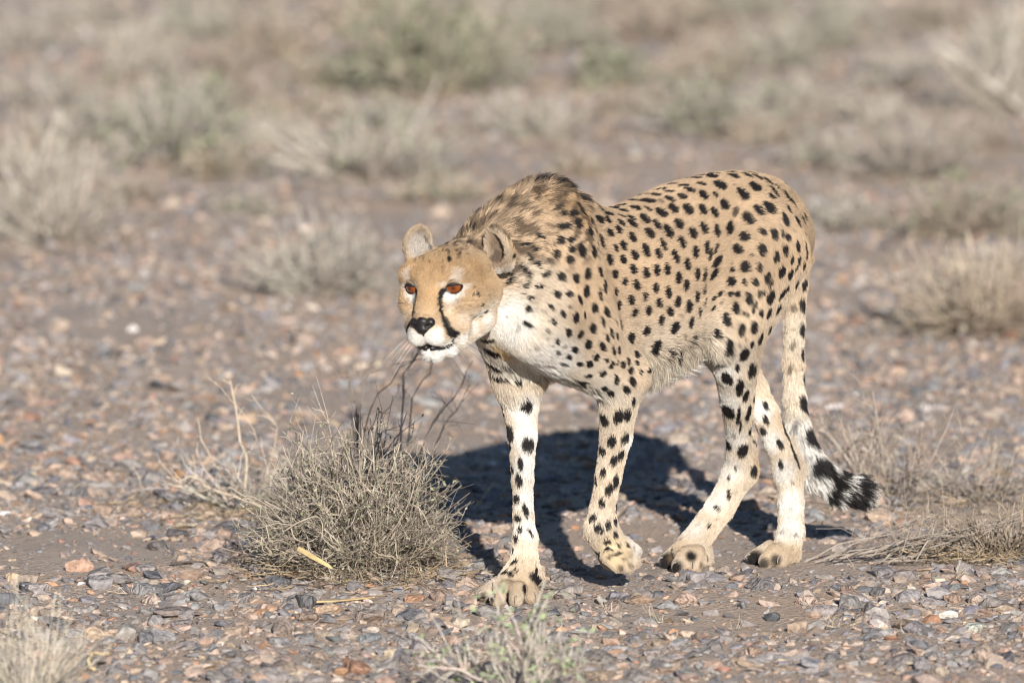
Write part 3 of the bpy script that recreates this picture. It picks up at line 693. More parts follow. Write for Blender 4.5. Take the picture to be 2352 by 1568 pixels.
def coat(P, N, hairs=True):
    """Colour of the coat at skin points P with normals N."""
    P = P.astype(np.float32); n = len(P)
    col = np.tile(TAN.astype(np.float32), (n, 1))
    def mix(c, w):
        col[:] = col + (np.asarray(c, np.float32) - col) * w[:, None]
    mix(np.array([.40, .285, .18]), smooth(.58, .70, P[:, 2]) * .45)
    mix(CREAM, smooth(-.05, -.75, N[:, 2]) * smooth(.2, .35, P[:, 2]) * .85)
    mix(WHITE, smooth(-.35, -.95, N[:, 2]) * smooth(.2, .35, P[:, 2]) * .8)
    mix(CREAM, smooth(.56, .44, P[:, 2]) * .35)
    mix(CREAM, smooth(.42, .30, P[:, 2]) * .45)
    for s, r, c, w in WASH3:
        if s is None: continue
        d = np.sqrt(((P - s[0].astype(np.float32)) ** 2).sum(1))
        f = smooth(r * 1.25, r * .45, d) * w * smooth(-.5, .2, N @ s[1].astype(np.float32))
        mix(c, f)
    hq = ((P - HO.astype(np.float32)) @ HM.astype(np.float32))
    hm = (np.abs(hq[:, 0]) < .11) & (hq[:, 1] > -.16) & (hq[:, 1] < .12) & (hq[:, 2] > -.14) & (hq[:, 2] < .08)
    I = np.nonzero(hm)[0]
    q = hq[I]; qa = q.copy(); qa[:, 0] = np.abs(qa[:, 0])
    hc = col[I]
    def hmix(c, w): hc[:] = hc + (np.asarray(c, np.float32) - hc) * w[:, None]
    crown = smooth(-.10, -.03, q[:, 1]) * smooth(-.06, -.01, q[:, 2])
    hmix(np.array([.41, .275, .15]), crown * .9)
    jit = vnoise(P[I], 900, 3) * .0006
    hmix(BROWN, smooth(-.035, -.07, q[:, 1]) * smooth(.015, .045, q[:, 2]) * smooth(-.2, .7, vnoise(P[I], 330, 31) + .5 * vnoise(P[I], 700, 32)) * .75)
    hmix(BROWN, smooth(.03, -.03, q[:, 1]) * smooth(.018, .04, q[:, 2]) * smooth(.40, .8, vnoise(P[I], 560, 33)) * .85)
    for h, r, c, w in FACE3:
        if h is None: continue
        h = h.copy(); h[0] = abs(h[0])
        d = np.sqrt(((qa - h.astype(np.float32)) ** 2).sum(1))
        hmix(c, smooth(r * 1.45, r * .3, d + jit * 3) * w)
    for (h0, r0), (h1, r1) in zip(TEAR3[:-1], TEAR3[1:]):
        if h0 is None or h1 is None: continue
        a = h0.copy(); b = h1.copy(); a[0] = abs(a[0]); b[0] = abs(b[0])
        ba = (b - a).astype(np.float32); pa = qa - a.astype(np.float32)
        t = np.clip(pa @ ba / (ba @ ba), 0, 1)
        d = np.sqrt(((pa - t[:, None] * ba) ** 2).sum(1)) + jit
        r = r0 + (r1 - r0) * t
        hmix(BLACK, smooth(r * 1.25, r * .75, d))
    for (h0, r0), (h1, r1) in zip(LIP3[:-1], LIP3[1:]):        # dark hair along the lips
        if h0 is None or h1 is None: continue
        a = h0.copy(); b = h1.copy(); a[0] = abs(a[0]); b[0] = abs(b[0])
        ba = (b - a).astype(np.float32); pa = qa - a.astype(np.float32)
        t = np.clip(pa @ ba / (ba @ ba), 0, 1)
        d = np.sqrt(((pa - t[:, None] * ba) ** 2).sum(1)) + jit
        hmix(BLACK, smooth(r0 * 1.3, r0 * .7, d))
    for c_, a_, s_ in EYES:                       # dark rims of the lids
        d = np.sqrt(((P[I] - (c_ + a_ * .012).astype(np.float32)) ** 2).sum(1))
        hmix(BLACK, smooth(.0150, .0132, d) * .8)
    for e in EARS:                                # pale lining with a brown heart, brown back
        r = (P[I] - e[0].astype(np.float32)) @ e[1].T.astype(np.float32)
        inside = np.sqrt((r[:, 0] / e[2][0]) ** 2 + (r[:, 2] / e[2][2]) ** 2)
        on = smooth(1.25, 1.1, inside) * (np.abs(r[:, 1]) < .03) * (r[:, 2] > -e[2][2] * .8)
        fr = smooth(-.2, .2, N[I] @ e[1][1].astype(np.float32))
        hmix(np.array([.44, .345, .245]), on * fr)
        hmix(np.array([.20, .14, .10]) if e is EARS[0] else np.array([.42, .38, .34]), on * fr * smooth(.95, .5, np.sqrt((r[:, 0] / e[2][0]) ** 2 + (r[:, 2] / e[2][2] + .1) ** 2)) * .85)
        hmix(np.array([.34, .24, .14]), on * (1 - fr) * .7)
    col[I] = hc
    jx = vnoise(P, 420, 5) * .05 + vnoise(P, 1100, 6) * .04
    if hairs: jx = jx + RNG.normal(0, .035, n).astype(np.float32)
    tq_ = (P - BO.astype(np.float32)) @ BK.astype(np.float32)
    mm = smooth(-.33, -.24, tq_) * smooth(.06, -.02, tq_) * smooth(.55, .64, P[:, 2] + .12 * smooth(-.16, -.26, tq_)) * smooth(.1, .5, N[:, 2] + .35) * (hq[:, 1] < -.095)
    lq_ = (P - BO.astype(np.float32)) @ LT.astype(np.float32)
    st_ = vnoise(np.stack([tq_ * .35, lq_, P[:, 2] - tq_ * .4], 1).astype(np.float32), 430, 14) + .45 * vnoise(P, 60, 15)
    mix(BROWN * .6, smooth(.72, .95, N[:, 2]) * smooth(-.34, -.26, tq_) * smooth(.10, .02, tq_) * smooth(.54, .60, P[:, 2]) * (hq[:, 1] < -.10) * smooth(-.5, .3, vnoise(P, 170, 17)) * .7)
    mix(BROWN * .8, mm * smooth(.05, .6, st_) * .85)
    for p, nn, M, a, b, w in SP3:
        R_ = max(a, b) * 1.35
        J = np.nonzero(((P - p.astype(np.float32)) ** 2).sum(1) < R_ * R_ * 1.6)[0]
        if not len(J): continue
        r = P[J] - p.astype(np.float32)
        k = np.sqrt(((r @ M[0].astype(np.float32)) / a) ** 2 + ((r @ M[1].astype(np.float32)) / b) ** 2) + jx[J]
        f = smooth(1.10, .86, k) * (N[J] @ nn.astype(np.float32) > .05) * min(1, w * 1.05)
        tone = BLACK if w > .55 else BROWN
        col[J] = col[J] + (tone.astype(np.float32) - col[J]) * f[:, None]
    col *= (1 + .10 * vnoise(P, 35, 8) + .07 * vnoise(P, 160, 9))[:, None]
    return np.clip(col, .006, .9)

# ------------------------------------------------------------------ build the animal
m, n_, l_, b_ = new_mat('cheetah skin', .85, .1)
a_ = n_.new('ShaderNodeAttribute'); a_.attribute_name = 'col'; l_.new(a_.outputs['Color'], b_.inputs['Base Color'])
t_ = n_.new('ShaderNodeTexNoise'); t_.inputs['Scale'].default_value = 700; bp_ = n_.new('ShaderNodeBump'); bp_.inputs['Strength'].default_value = .4; bp_.inputs['Distance'].default_value = .002
l_.new(t_.outputs['Fac'], bp_.inputs['Height']); l_.new(bp_.outputs['Normal'], b_.inputs['Normal'])
root_loc = gnd(1480, 1330)
cheetah = tag(empty('cheetah', root_loc), 'slender spotted cheetah stalking past the bush with its head held low', 'cheetah')
body = mesh_obj('body', BVv, BF, m, cheetah, True, coat(BVv, BN, False))

# ---- fur
def tri_sample(n):
    A, Bq, Cq, Dq = (BVv[BF[:, i]] for i in range(4))
    ar = np.linalg.norm(np.cross(Cq - A, Dq - Bq), axis=1) * .5
    c = (A + Bq + Cq + Dq) / 4
    fnv = BN[BF].mean(1)
    front = (fnv * nrm(CAM - c)).sum(1)
    headish = ((c - HO) ** 2).sum(1) < .15 ** 2
    w = ar * np.where(front > -.15, 1.0, .30) * np.where(headish, 2.0, 1.0)
    idx = RNG.choice(len(BF), n, p=w / w.sum())
    s, t = RNG.random((n, 1)).astype(np.float32), RNG.random((n, 1)).astype(np.float32)
    P = (1 - s) * (1 - t) * A[idx] + s * (1 - t) * Bq[idx] + s * t * Cq[idx] + (1 - s) * t * Dq[idx]
    Nn = (1 - s) * (1 - t) * BN[BF[idx, 0]] + s * (1 - t) * BN[BF[idx, 1]] + s * t * BN[BF[idx, 2]] + (1 - s) * t * BN[BF[idx, 3]]
    return P.astype(np.float32), nrm(Nn).astype(np.float32)
NH = 520000
P, N = tri_sample(NH)
keep = np.ones(len(P), bool)
for c_, a_, s_ in EYES:
    z = a_; x = nrm(np.cross(HM @ np.array([0, 0, 1.]), z)); y = np.cross(z, x)
    r = P - c_.astype(np.float32); ex, ey, ez = r @ x.astype(np.float32), r @ y.astype(np.float32), r @ z.astype(np.float32)
    keep &= ~((ez > 0) & ((ex / .0165) ** 2 + (ey / np.where(ey > 0, .0070, .0108)) ** 2 < 1))
hq = (P - HO.astype(np.float32)) @ HM.astype(np.float32)
keep &= ~((np.abs(hq[:, 0]) < .019) & (hq[:, 1] > .070) & (hq[:, 2] > -.068 + .012 * np.abs(hq[:, 0]) / .019) & (hq[:, 2] < -.038))
P, N, hq = P[keep], N[keep], hq[keep]
wt = np.zeros(len(P), np.float32); flow = np.zeros_like(P); hl = np.zeros(len(P), np.float32); lift = np.zeros(len(P), np.float32)
for pr in PR:
    d = prim_d(P, pr)
    w = np.exp(-np.clip(d, -.004, .2) / .010).astype(np.float32)
    w[d > .07] = 0
    dr = nrm(pr[1] - pr[0])
    if pr[9] == 'head': dr = HM @ np.array([0, -1., .15])
    elif pr[9] == 'mane': dr = nrm(BK + np.array([0, 0, .25]))
    elif pr[9] == 'body' and pr[0][2] > .42 and abs(dr @ BK) < .9: dr = nrm(dr + BK * .8)
    flow += w[:, None] * dr.astype(np.float32); hl += w * pr[7]; lift += w * pr[8]; wt += w
wt += 1e-6
flow /= wt[:, None]; hl /= wt; lift /= wt
for e in EARS:
    r = (P - e[0].astype(np.float32)) @ e[1].T.astype(np.float32)
    on = ((r[:, 0] / e[2][0]) ** 2 + (r[:, 2] / e[2][2]) ** 2 < 1.4) & (np.abs(r[:, 1]) < .028)
    flow[on] = e[1][2].astype(np.float32); hl[on] = .0085; lift[on] = .45
side = np.sign(hq[:, 0:1]) * HM[:, 0].astype(np.float32)
muz = (hq[:, 1] > .0) & (hq[:, 2] < -.03) & (np.abs(hq[:, 0]) < .07)
flow[muz] = (flow[muz] * .6 + side[muz] * .5 - np.array([0, 0, .45], np.float32))
close = np.min([np.sqrt(((P - (c_ + a_ * .012).astype(np.float32)) ** 2).sum(1)) for c_, a_, s_ in EYES], 0)
hl *= np.clip(.35 + (close - .0132) / .02, .35, 1)
hl[(hq[:, 1] > .03) & (np.abs(hq[:, 0]) < .05) & (hq[:, 2] > -.088)] *= .65
belly = smooth(-.25, -.7, N[:, 2]) * smooth(.30, .36, P[:, 2]); tq = (P - BO.astype(np.float32)) @ BK.astype(np.float32); lq = (P - BO.astype(np.float32)) @ LT.astype(np.float32)
bel = belly * smooth(-.2, -.08, tq) * smooth(.38, .27, tq) * (np.abs(lq) < .09)
hl += bel * .034 * (.5 + .8 * smooth(.05, .2, tq)); flow = flow * (1 - .6 * bel[:, None]) + bel[:, None] * np.array([.15, .1, -1.1], np.float32)
ridge = smooth(.55, .9, N[:, 2]) * smooth(-.30, -.20, tq) * smooth(.08, .0, tq) * smooth(.56, .62, P[:, 2]) * (hq[:, 1] < -.10)
hl += ridge * .020; lift += ridge * .38
clump = np.stack([vnoise(P, 260, 21), vnoise(P, 260, 22), vnoise(P, 260, 23)], 1) * .28 + np.stack([vnoise(P, 70, 24), vnoise(P, 70, 25), vnoise(P, 70, 26)], 1) * .12
clump *= (.22 + 1.0 * smooth(.010, .020, hl) + .25 * (hq[:, 1] > -.1) * (np.abs(hq[:, 0]) < .1))[:, None]
flow = flow + clump + RNG.normal(0, .09, P.shape).astype(np.float32)
flow = flow - N * (flow * N).sum(1, keepdims=True); flow = nrm(flow).astype(np.float32)
lift = np.clip(lift + RNG.normal(0, .08, len(P)), .1, 1.1).astype(np.float32)
L_ = (hl * RNG.uniform(.65, 1.25, len(P))).astype(np.float32)
K = 4
pts = np.zeros((len(P), K, 3), np.float32)
pts[:, 0] = P - N * .0008
cur = pts[:, 0].copy()
for k in range(1, K):
    a = lift * (1.35 - .35 * k)
    d = flow * np.cos(a)[:, None] + N * np.sin(a)[:, None]
    d[:, 2] -= np.clip(L_ - .012, 0, .03) * 12 * (k - 1) * .25
    d = d / np.linalg.norm(d, axis=1, keepdims=True)
    cur = cur + d * (L_ / (K - 1))[:, None]
    pts[:, k] = cur
hcol = coat(P, N)
hcol *= (1 + RNG.normal(0, 1, (len(P), 1)).astype(np.float32) * (.16 + .20 * smooth(.014, .026, hl))[:, None])
hcol = np.maximum(hcol, .006)
rad = np.array([.00044, .00040, .00030, .00009], np.float32)
small = smooth(.006, .012, L_) * .35 + .65
cv = bpy.data.hair_curves.new('fur')
cv.add_curves([K] * len(P))
cv.attributes['position'].data.foreach_set('vector', (pts - root_loc.astype(np.float32)).ravel())
ra = cv.attributes.get('radius') or cv.attributes.new('radius', 'FLOAT', 'POINT')
ra.data.foreach_set('value', (rad[None, :] * small[:, None]).astype(np.float32).ravel())
ca = cv.attributes.new('col', 'FLOAT_COLOR', 'POINT')     # banded hair; dark root and pale tip also paint in self-shading depth
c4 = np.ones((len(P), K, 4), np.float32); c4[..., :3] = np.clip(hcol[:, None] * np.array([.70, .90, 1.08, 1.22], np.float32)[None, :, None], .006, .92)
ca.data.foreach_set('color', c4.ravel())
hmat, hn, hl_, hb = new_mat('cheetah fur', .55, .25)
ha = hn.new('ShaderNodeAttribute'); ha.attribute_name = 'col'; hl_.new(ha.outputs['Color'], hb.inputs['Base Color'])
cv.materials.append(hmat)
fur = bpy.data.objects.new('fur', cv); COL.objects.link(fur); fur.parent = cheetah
tag(fur, kind='stuff')
print('FUR', len(P))

# ---- eyes
em, en, el, eb = new_mat('amber eye', .06, .5)
tc = en.new('ShaderNodeTexCoord'); sx = en.new('ShaderNodeSeparateXYZ'); el.new(tc.outputs['Object'], sx.inputs[0])
cb = en.new('ShaderNodeCombineXYZ'); el.new(sx.outputs['X'], cb.inputs['X']); el.new(sx.outputs['Y'], cb.inputs['Y'])
ln = en.new('ShaderNodeVectorMath'); ln.operation = 'LENGTH'; el.new(cb.outputs[0], ln.inputs[0])
nz = en.new('ShaderNodeTexNoise'); nz.inputs['Scale'].default_value = 900; el.new(tc.outputs['Object'], nz.inputs['Vector'])
ad = en.new('ShaderNodeMath'); ad.operation = 'MULTIPLY_ADD'; ad.inputs[1].default_value = .003; el.new(nz.outputs['Fac'], ad.inputs[0]); el.new(ln.outputs['Value'], ad.inputs[2])
mp = en.new('ShaderNodeMapRange'); mp.inputs['From Max'].default_value = .0178; el.new(ad.outputs[0], mp.inputs['Value'])
rp = en.new('ShaderNodeValToRGB'); el.new(mp.outputs[0], rp.inputs['Fac'])
cr = rp.color_ramp; cr.elements[0].position = .12; cr.elements[0].color = (.025, .009, .004, 1); cr.elements[1].position = .34; cr.elements[1].color = (.18, .045, .011, 1)
e3 = cr.elements.new(.70); e3.color = (.25, .068, .017, 1); e4 = cr.elements.new(.84); e4.color = (.03, .012, .008, 1)
el.new(rp.outputs['Color'], eb.inputs['Base Color']); eb.inputs['Coat Weight'].default_value = .6; eb.inputs['Coat Roughness'].default_value = .03
dark = plain_mat('dark wet skin', (.016, .013, .013), .42, .4, .3, 300)
def sphere_mesh(name, r, mat, seg=24):
    bm = bmesh.new(); bmesh.ops.create_uvsphere(bm, u_segments=seg, v_segments=seg // 2, radius=r)
    for f in bm.faces: f.smooth = True
    me = bpy.data.meshes.new(name); bm.to_mesh(me); bm.free(); me.materials.append(mat); return me
lidm = attr_mat('eyelid skin', .6, .3, .2, 400)
eye_me = sphere_mesh('eye', .0178, em)
upv = HM @ np.array([0, 0, 1.])
for c_, a_, s_ in EYES:
    z = a_; x = nrm(np.cross(upv, z)); y = np.cross(z, x)
    o = bpy.data.objects.new('eye', eye_me); COL.objects.link(o); o.parent = cheetah
    Rm = Matrix([[x[i], y[i], z[i]] for i in range(3)]).to_4x4()
    o.matrix_local = Matrix.Translation(Vector(c_ - root_loc)) @ Rm
    V, F = [], []; nph, nr = 40, 7
    for i in range(nph):
        ph = 2 * math.pi * i / nph
        cx, sy = math.cos(ph), math.sin(ph)
        hw = math.radians(50); hh = math.radians(12 if sy > 0 else 27)
        rin = 1 / math.sqrt((cx / hw) ** 2 + (sy / hh) ** 2)
        rin *= 1 + .12 * cx * cx * (1 if cx * s_ < 0 else .3)
        for j in range(nr):
            f = j / (nr - 1); rout = max(rin + math.radians(22), math.radians(60) if sy > 0 else 0)
            rho = rin + (rout - rin) * f
            rr = .0178 + .0010 + .0012 * math.sin(math.pi * min(1, f * 2.2)) * (1.6 if sy > 0 else .8) - .0012 * f
            V.append((rr * math.sin(rho) * cx, rr * math.sin(rho) * sy, rr * math.cos(rho)))
    for i in range(nph):
        for j in range(nr - 1):
            F.append((i * nr + j, i * nr + j + 1, ((i + 1) % nph) * nr + j + 1, ((i + 1) % nph) * nr + j))
    me = bpy.data.meshes.new('eyelid'); me.from_pydata(V, [], F); me.materials.append(lidm)
    for p in me.polygons: p.use_smooth = True
    ka = me.color_attributes.new('col', 'FLOAT_COLOR', 'POINT')
    kc = np.ones((len(V), 4), np.float32)
    for q in range(len(V)):
        f = (q % nr) / (nr - 1); sy = V[q][1]
        kc[q, :3] = BLACK if (f < .45 or sy < 0) else (BLACK * .5 + TAN * .5 if f < .7 else CREAM * .8)
    ka.data.foreach_set('color', kc.ravel())
    lo_ = bpy.data.objects.new('eyelid', me); COL.objects.link(lo_); lo_.parent = o
# ---- nose
keepP = PR; PR = []
rc(hd(-.0150, .0785, -.0425), hd(.0150, .0785, -.0425), .0062, .0062, .008)
rc(hd(0, .0800, -.0425), hd(0, .0845, -.0530), .0090, .0058, .008)
rc(hd(0, .0845, -.0530), hd(0, .0810, -.0660), .0050, .0026, .006)
for s in (1, -1): rc(hd(.0150 * s, .0795, -.0455), hd(.005 * s, .0845, -.0555), .0062, .0042, .007)
nf, nlo, nn_ = build_field(PR, .0012, (), .012)
gx = np.stack(np.meshgrid(*[nlo[i] + np.arange(nn_[i]) * .0012 for i in range(3)], indexing='ij'), -1).astype(np.float32)
for s in (1, -1):
    hole = prim_d(gx, (hd(.0105 * s, .0885, -.0490), hd(.0165 * s, .0850, -.0470), .0036, .0026, 0, None, 1))
    nf = np.maximum(nf, -hole)
NV, NF = surface_nets(nf, nlo.astype(np.float32), .0012)
nose = mesh_obj('nose', NV, NF, dark, cheetah, True)
PR = keepP
# ---- lips: one dark line on each side of the mouth
def tube(path, radii, sides=8, cap=True):
    path = np.asarray(path, float); n = len(path); V, F = [], []
    tan = np.gradient(path, axis=0); ref = np.array([0.3, .2, 1.0])
    for i in range(n):
        t = nrm(tan[i]); s = nrm(np.cross(t, ref)); u = np.cross(s, t)
        for k in range(sides):
            a = 2 * math.pi * k / sides
            V.append(path[i] + (s * math.cos(a) + u * math.sin(a)) * radii[i])
    for i in range(n - 1):
        for k in range(sides):
            F.append((i * sides + k, i * sides + (k + 1) % sides, (i + 1) * sides + (k + 1) % sides, (i + 1) * sides + k))
    return np.array(V), np.array(F)
lip = [head_pt(x, y) for x, y in ((425, 1305), (470, 1318), (530, 1322), (590, 1318), (640, 1304), (672, 1280))]
lip = [p for p in lip if p is not None]
for s in (1, -1):
    path = [hd(abs(p[0]) * s, p[1] + .0028, p[2]) for p in ([np.array([0, lip[0][1] + .001, lip[0][2]])] + lip)]
    path = np.array(catmull(path, 26))
    V, F = tube(path, np.interp(np.linspace(0, 1, 26), [0, .1, .35, .6, .85, 1], [.0030, .0044, .0050, .0044, .0032, .0010]), 8)
    mesh_obj('lip', V, F, dark, cheetah, True)
# ---- whiskers
wm = plain_mat('whisker', (.85, .83, .79), .5, .3, .05)
for s in (1, -1):
    for i in range(7):
        a0 = hd((.020 + .003 * (i % 3)) * s, .066 - .008 * (i % 3), -.068 - .006 * (i // 3))
        dr = HM @ nrm([s * (.75 + .1 * (i % 3)), .15 - .25 * (i % 3), -.45 - .12 * (i // 3)])
        ln_ = .045 + .012 * ((i * 7) % 4)
        path = [a0 + dr * ln_ * t + np.array([0, 0, -.018]) * t * t for t in np.linspace(0, 1, 7)]
        V, F = tube(path, np.linspace(.00030, .00010, 7), 4)
        mesh_obj('whisker', V, F, wm, cheetah, True)
# ---- claws
cm = plain_mat('claw', (.30, .27, .23), .35, .4, .25, 200)
for pr in PR:
    if pr[9] != 'paw' or pr[4] > .0045: continue
    if pr[1][2] > .2 or (pr[0][0] > .1 and pr[0][0] < .25): continue
    d = pr[1] - pr[0]; d[2] = 0; d = nrm(d)
    b0 = pr[1] + d * (pr[3] * .80) + np.array([0, 0, pr[3] * .50])
    path = [b0 - d * .003, b0 + d * .004 + np.array([0, 0, .0005]), b0 + d * .009 - np.array([0, 0, .003]), b0 + d * .011 - np.array([0, 0, .008])]
    V, F = tube(np.array(catmull(path, 8)), np.linspace(.0022, .0005, 8), 7)
    mesh_obj('claw', V, F, cm, cheetah, True)
# ================================================================== plants
def tubes(paths, radii, sides=3):
    """Many thin twigs at once. paths (N,K,3), radii (N,K) -> verts, quads."""
    P_ = np.asarray(paths, float); N_, K_, _ = P_.shape
    t = np.gradient(P_, axis=1); t = nrm(t)
    ref = np.where(np.abs(t[..., 2:3]) > .9, np.array([1., 0, 0]), np.array([0, 0, 1.]))
    s = nrm(np.cross(t, ref)); u = np.cross(s, t)
    an = np.arange(sides) * 2 * math.pi / sides
    V = P_[:, :, None] + (s[:, :, None] * np.cos(an)[:, None] + u[:, :, None] * np.sin(an)[:, None]) * np.asarray(radii)[:, :, None, None]
    idx = np.arange(N_ * K_ * sides).reshape(N_, K_, sides)
    a = idx[:, :-1]; b = idx[:, 1:]
    F = np.stack([a, np.roll(a, -1, 2), np.roll(b, -1, 2), b], -1).reshape(-1, 4)
    return V.reshape(-1, 3), F
twig_mat = attr_mat('dry twig', .85, .15, .22, 60)
leaf_mat = attr_mat('leaf', .7, .2, .2, 80)
def grow(r, starts, dirs, lens, K_, bend, up=.0):
    """Wandering paths from starts along dirs."""
    N_ = len(starts); P_ = np.zeros((N_, K_, 3)); P_[:, 0] = starts; d = nrm(dirs)
    for k in range(1, K_):
        d = nrm(d + r.normal(0, bend, (N_, 3)) + np.array([0, 0, up]))
        P_[:, k] = P_[:, k - 1] + d * (lens / (K_ - 1))[:, None]
    return P_
def pick(r, paths, n, t0, t1):
    """Points on existing paths with their directions."""
    i = r.integers(0, len(paths), n); K_ = paths.shape[1]
    f = r.uniform(t0, t1, n) * (K_ - 1); k = np.minimum(f.astype(int), K_ - 2); w = (f - k)[:, None]
    a, b = paths[i, k], paths[i, k + 1]
    return a * (1 - w) + b * w, nrm(b - a), f / (K_ - 1)
def shrub(name, label, cat, base, R_, H_, stems, subs, subs2, col, rad, seed, leaves=0, leafcol=(.2, .24, .12), group=None, flat=1.0, bend=.16, litter=0, lean=(0, 0), vary=.25, leafsize=.006, side=.55):
    r = np.random.default_rng(seed); base = np.array(base, float)
    root = tag(empty(name, base), label, cat, group)
    th = r.uniform(0, 6.283, stems); rr = np.sqrt(r.uniform(0, 1, stems))
    st = base + np.stack([np.cos(th) * rr * R_ * .22, np.sin(th) * rr * R_ * .22, np.full(stems, -.004)], 1)
    el = r.uniform(0, 1, stems) ** .8
    tip = base + np.stack([np.cos(th) * R_ * (1 - el ** 2.2) ** .5 + lean[0] * el, np.sin(th) * R_ * (1 - el ** 2.2) ** .5 + lean[1] * el, H_ * (.08 + .92 * el) * r.uniform(.75, 1.12, stems)], 1)
    lump = 1 + .16 * np.sin(th * 3 + seed) + .10 * np.sin(th * 7 + seed * 2.3)
    tip = base + (tip - base) * (lump * r.uniform(.82, 1.1, stems))[:, None]
    d = tip - st; ln = np.linalg.norm(d, axis=1)
    p0 = grow(r, st, nrm(d) + np.array([0, 0, .12]), ln * 1.02, 6, bend)
    rd0 = np.linspace(1, .45, 6)[None] * rad * r.uniform(.7, 1.5, (stems, 1))
    allp = [(p0, rd0)]
    if subs:
        a, dd, f = pick(r, p0, subs, .25, .97)
        l1 = ln.mean() * r.uniform(.18, .45, subs)
        p1 = grow(r, a, dd + r.normal(0, side, (subs, 3)) + np.array([0, 0, .1]), l1, 5, bend * 1.2)
        allp.append((p1, np.linspace(.7, .35, 5)[None] * rad * r.uniform(.7, 1.2, (subs, 1))))
        if subs2:
            a, dd, f = pick(r, p1, subs2, .2, .98)
            p2 = grow(r, a, dd + r.normal(0, side * 1.2, (subs2, 3)), ln.mean() * r.uniform(.06, .18, subs2), 4, bend * 1.4)
            allp.append((p2, np.linspace(.45, .25, 4)[None] * rad * r.uniform(.8, 1.2, (subs2, 1))))
    V, F, C_ = [], [], []; o = 0
    col = np.array(col)
    for p, rd in allp:
        p[..., 2] = np.maximum(p[..., 2], .003)
        v, f = tubes(p, rd); V.append(v); F.append(f + o); o += len(v)
        c = col * r.uniform(1 - vary, 1 + vary, (len(p), 1)) * r.uniform(.96, 1.04, (len(p), 3))
        C_.append(np.repeat(c, len(v) // len(p), 0))
    tw = mesh_obj('twigs', np.concatenate(V), np.concatenate(F), twig_mat, root, False, np.clip(np.concatenate(C_), .01, .8)); tag(tw, kind='stuff')
    if leaves:
        src = allp[-1][0]
        a, dd, f = pick(r, src, leaves, .3, 1.0)
        ax = nrm(dd + r.normal(0, .7, (leaves, 3))); sd = nrm(np.cross(ax, r.normal(size=(leaves, 3)))); L1 = (leafsize * r.uniform(.6, 1.4, leaves))[:, None]
        q = np.stack([a, a + ax * L1 * .5 + sd * L1 * .28, a + ax * L1, a + ax * L1 * .5 - sd * L1 * .28], 1).reshape(-1, 3)
        c = np.array(leafcol) * r.uniform(.7, 1.3, (leaves, 1))
        lf = mesh_obj('leaves', q, np.arange(leaves * 4).reshape(-1, 4), leaf_mat, root, False, np.repeat(c, 4, 0)); tag(lf, kind='stuff')
    if litter:
        th = r.uniform(0, 6.283, litter); q = r.uniform(.35, 1.25, litter) * R_
        a = base + np.stack([np.cos(th) * q, np.sin(th) * q, r.uniform(.003, .018, litter)], 1)
        dd = np.stack([r.normal(0, 1, litter), r.normal(0, 1, litter), r.normal(0, .10, litter)], 1)
        p = grow(r, a, dd, r.uniform(.02, .07, litter), 5, .20); p[..., 2] = np.clip(p[..., 2], .003, .03)
        v, f = tubes(p, np.linspace(1, .5, 5)[None] * r.uniform(.0006, .0016, (litter, 1)))
        c = np.array([.37, .28, .18]) * r.uniform(.45, 1.25, (litter, 1))
        li = mesh_obj('dry_litter', v, f, twig_mat, root, False, np.repeat(c, len(v) // litter, 0)); tag(li, kind='stuff')
    return root
def twig_set(name, label, cat, paths_px, col, seed, group=None, subs=0, K_=9, sublen=.06):
    """A plant whose stems follow surveyed lines: ([(u, v, Y), ...], thickness)."""
    r = np.random.default_rng(seed)
    pts = [np.array(catmull([at(*q) for q in pl], K_)) for pl, _ in paths_px]
    low = min(pts, key=lambda p: p[:, 2].min()); base = low[np.argmin(low[:, 2])].copy(); base[2] = 0
    root = tag(empty(name, base), label, cat, group)
    P0 = np.array(pts); rd = np.array([np.linspace(1, .5, K_) * t for _, t in paths_px])
    P0 = P0 + r.normal(0, .0026, P0.shape); P0[..., 2] = np.maximum(P0[..., 2], -.005)
    for p, q in zip(P0, rd):
        v, f = tubes(p[None], q[None], 5)
        mesh_obj('stem', v, f, twig_mat, root, False, np.tile(np.array(col) * r.uniform(.85, 1.15), (len(v), 1)))
    if subs:
        a, dd, f = pick(r, P0, subs, .15, .98)
        p = grow(r, a, dd + r.normal(0, .6, (subs, 3)), r.uniform(.012, sublen, subs), 5, .25)
        v, f = tubes(p, np.linspace(.5, .3, 5)[None] * rd.mean() * np.ones((subs, 1)), 3)
        tg = mesh_obj('twigs', v, f, twig_mat, root, False, np.tile(np.array(col), (len(v), 1))); tag(tg, kind='stuff')
    return root
GREY = (.38, .345, .295); PALE = (.43, .385, .325); BRN = (.34, .28, .225); STRAW = (.50, .39, .24)
# ---- the bush the cheetah is passing
shrub('desert_bush', 'dense grey green twiggy bush beside the planted forepaw', 'bush', gnd(815, 1312), .178, .255, 480, 2100, 4300, (.32, .275, .22), .0014, 61,
      leaves=3600, leafcol=(.30, .30, .19), litter=0, bend=.20, vary=.55, leafsize=.0065, side=.75)
shrub('fallen_twigs', 'sprawl of flattened dead twigs around the foot of the grey green bush', 'twigs', gnd(830, 1318), .225, .055, 46, 260, 300, (.35, .285, .21), .0013, 66, bend=.22, vary=.5, litter=300, side=.7)
shrub('bush_shoots', 'long thin bare shoots sticking up out of the grey green bush', 'shoots', gnd(800, 1300), .15, .320, 24, 110, 130, (.38, .31, .25), .0008, 65, bend=.10, vary=.4)
shrub('dry_shrub', 'sparse shrub of long pale dry twigs leaning out behind the grey green bush', 'shrub', gnd(560, 1165), .20, .10, 34, 110, 120, PALE, .0016, 62, lean=(-.02, 0), litter=160)
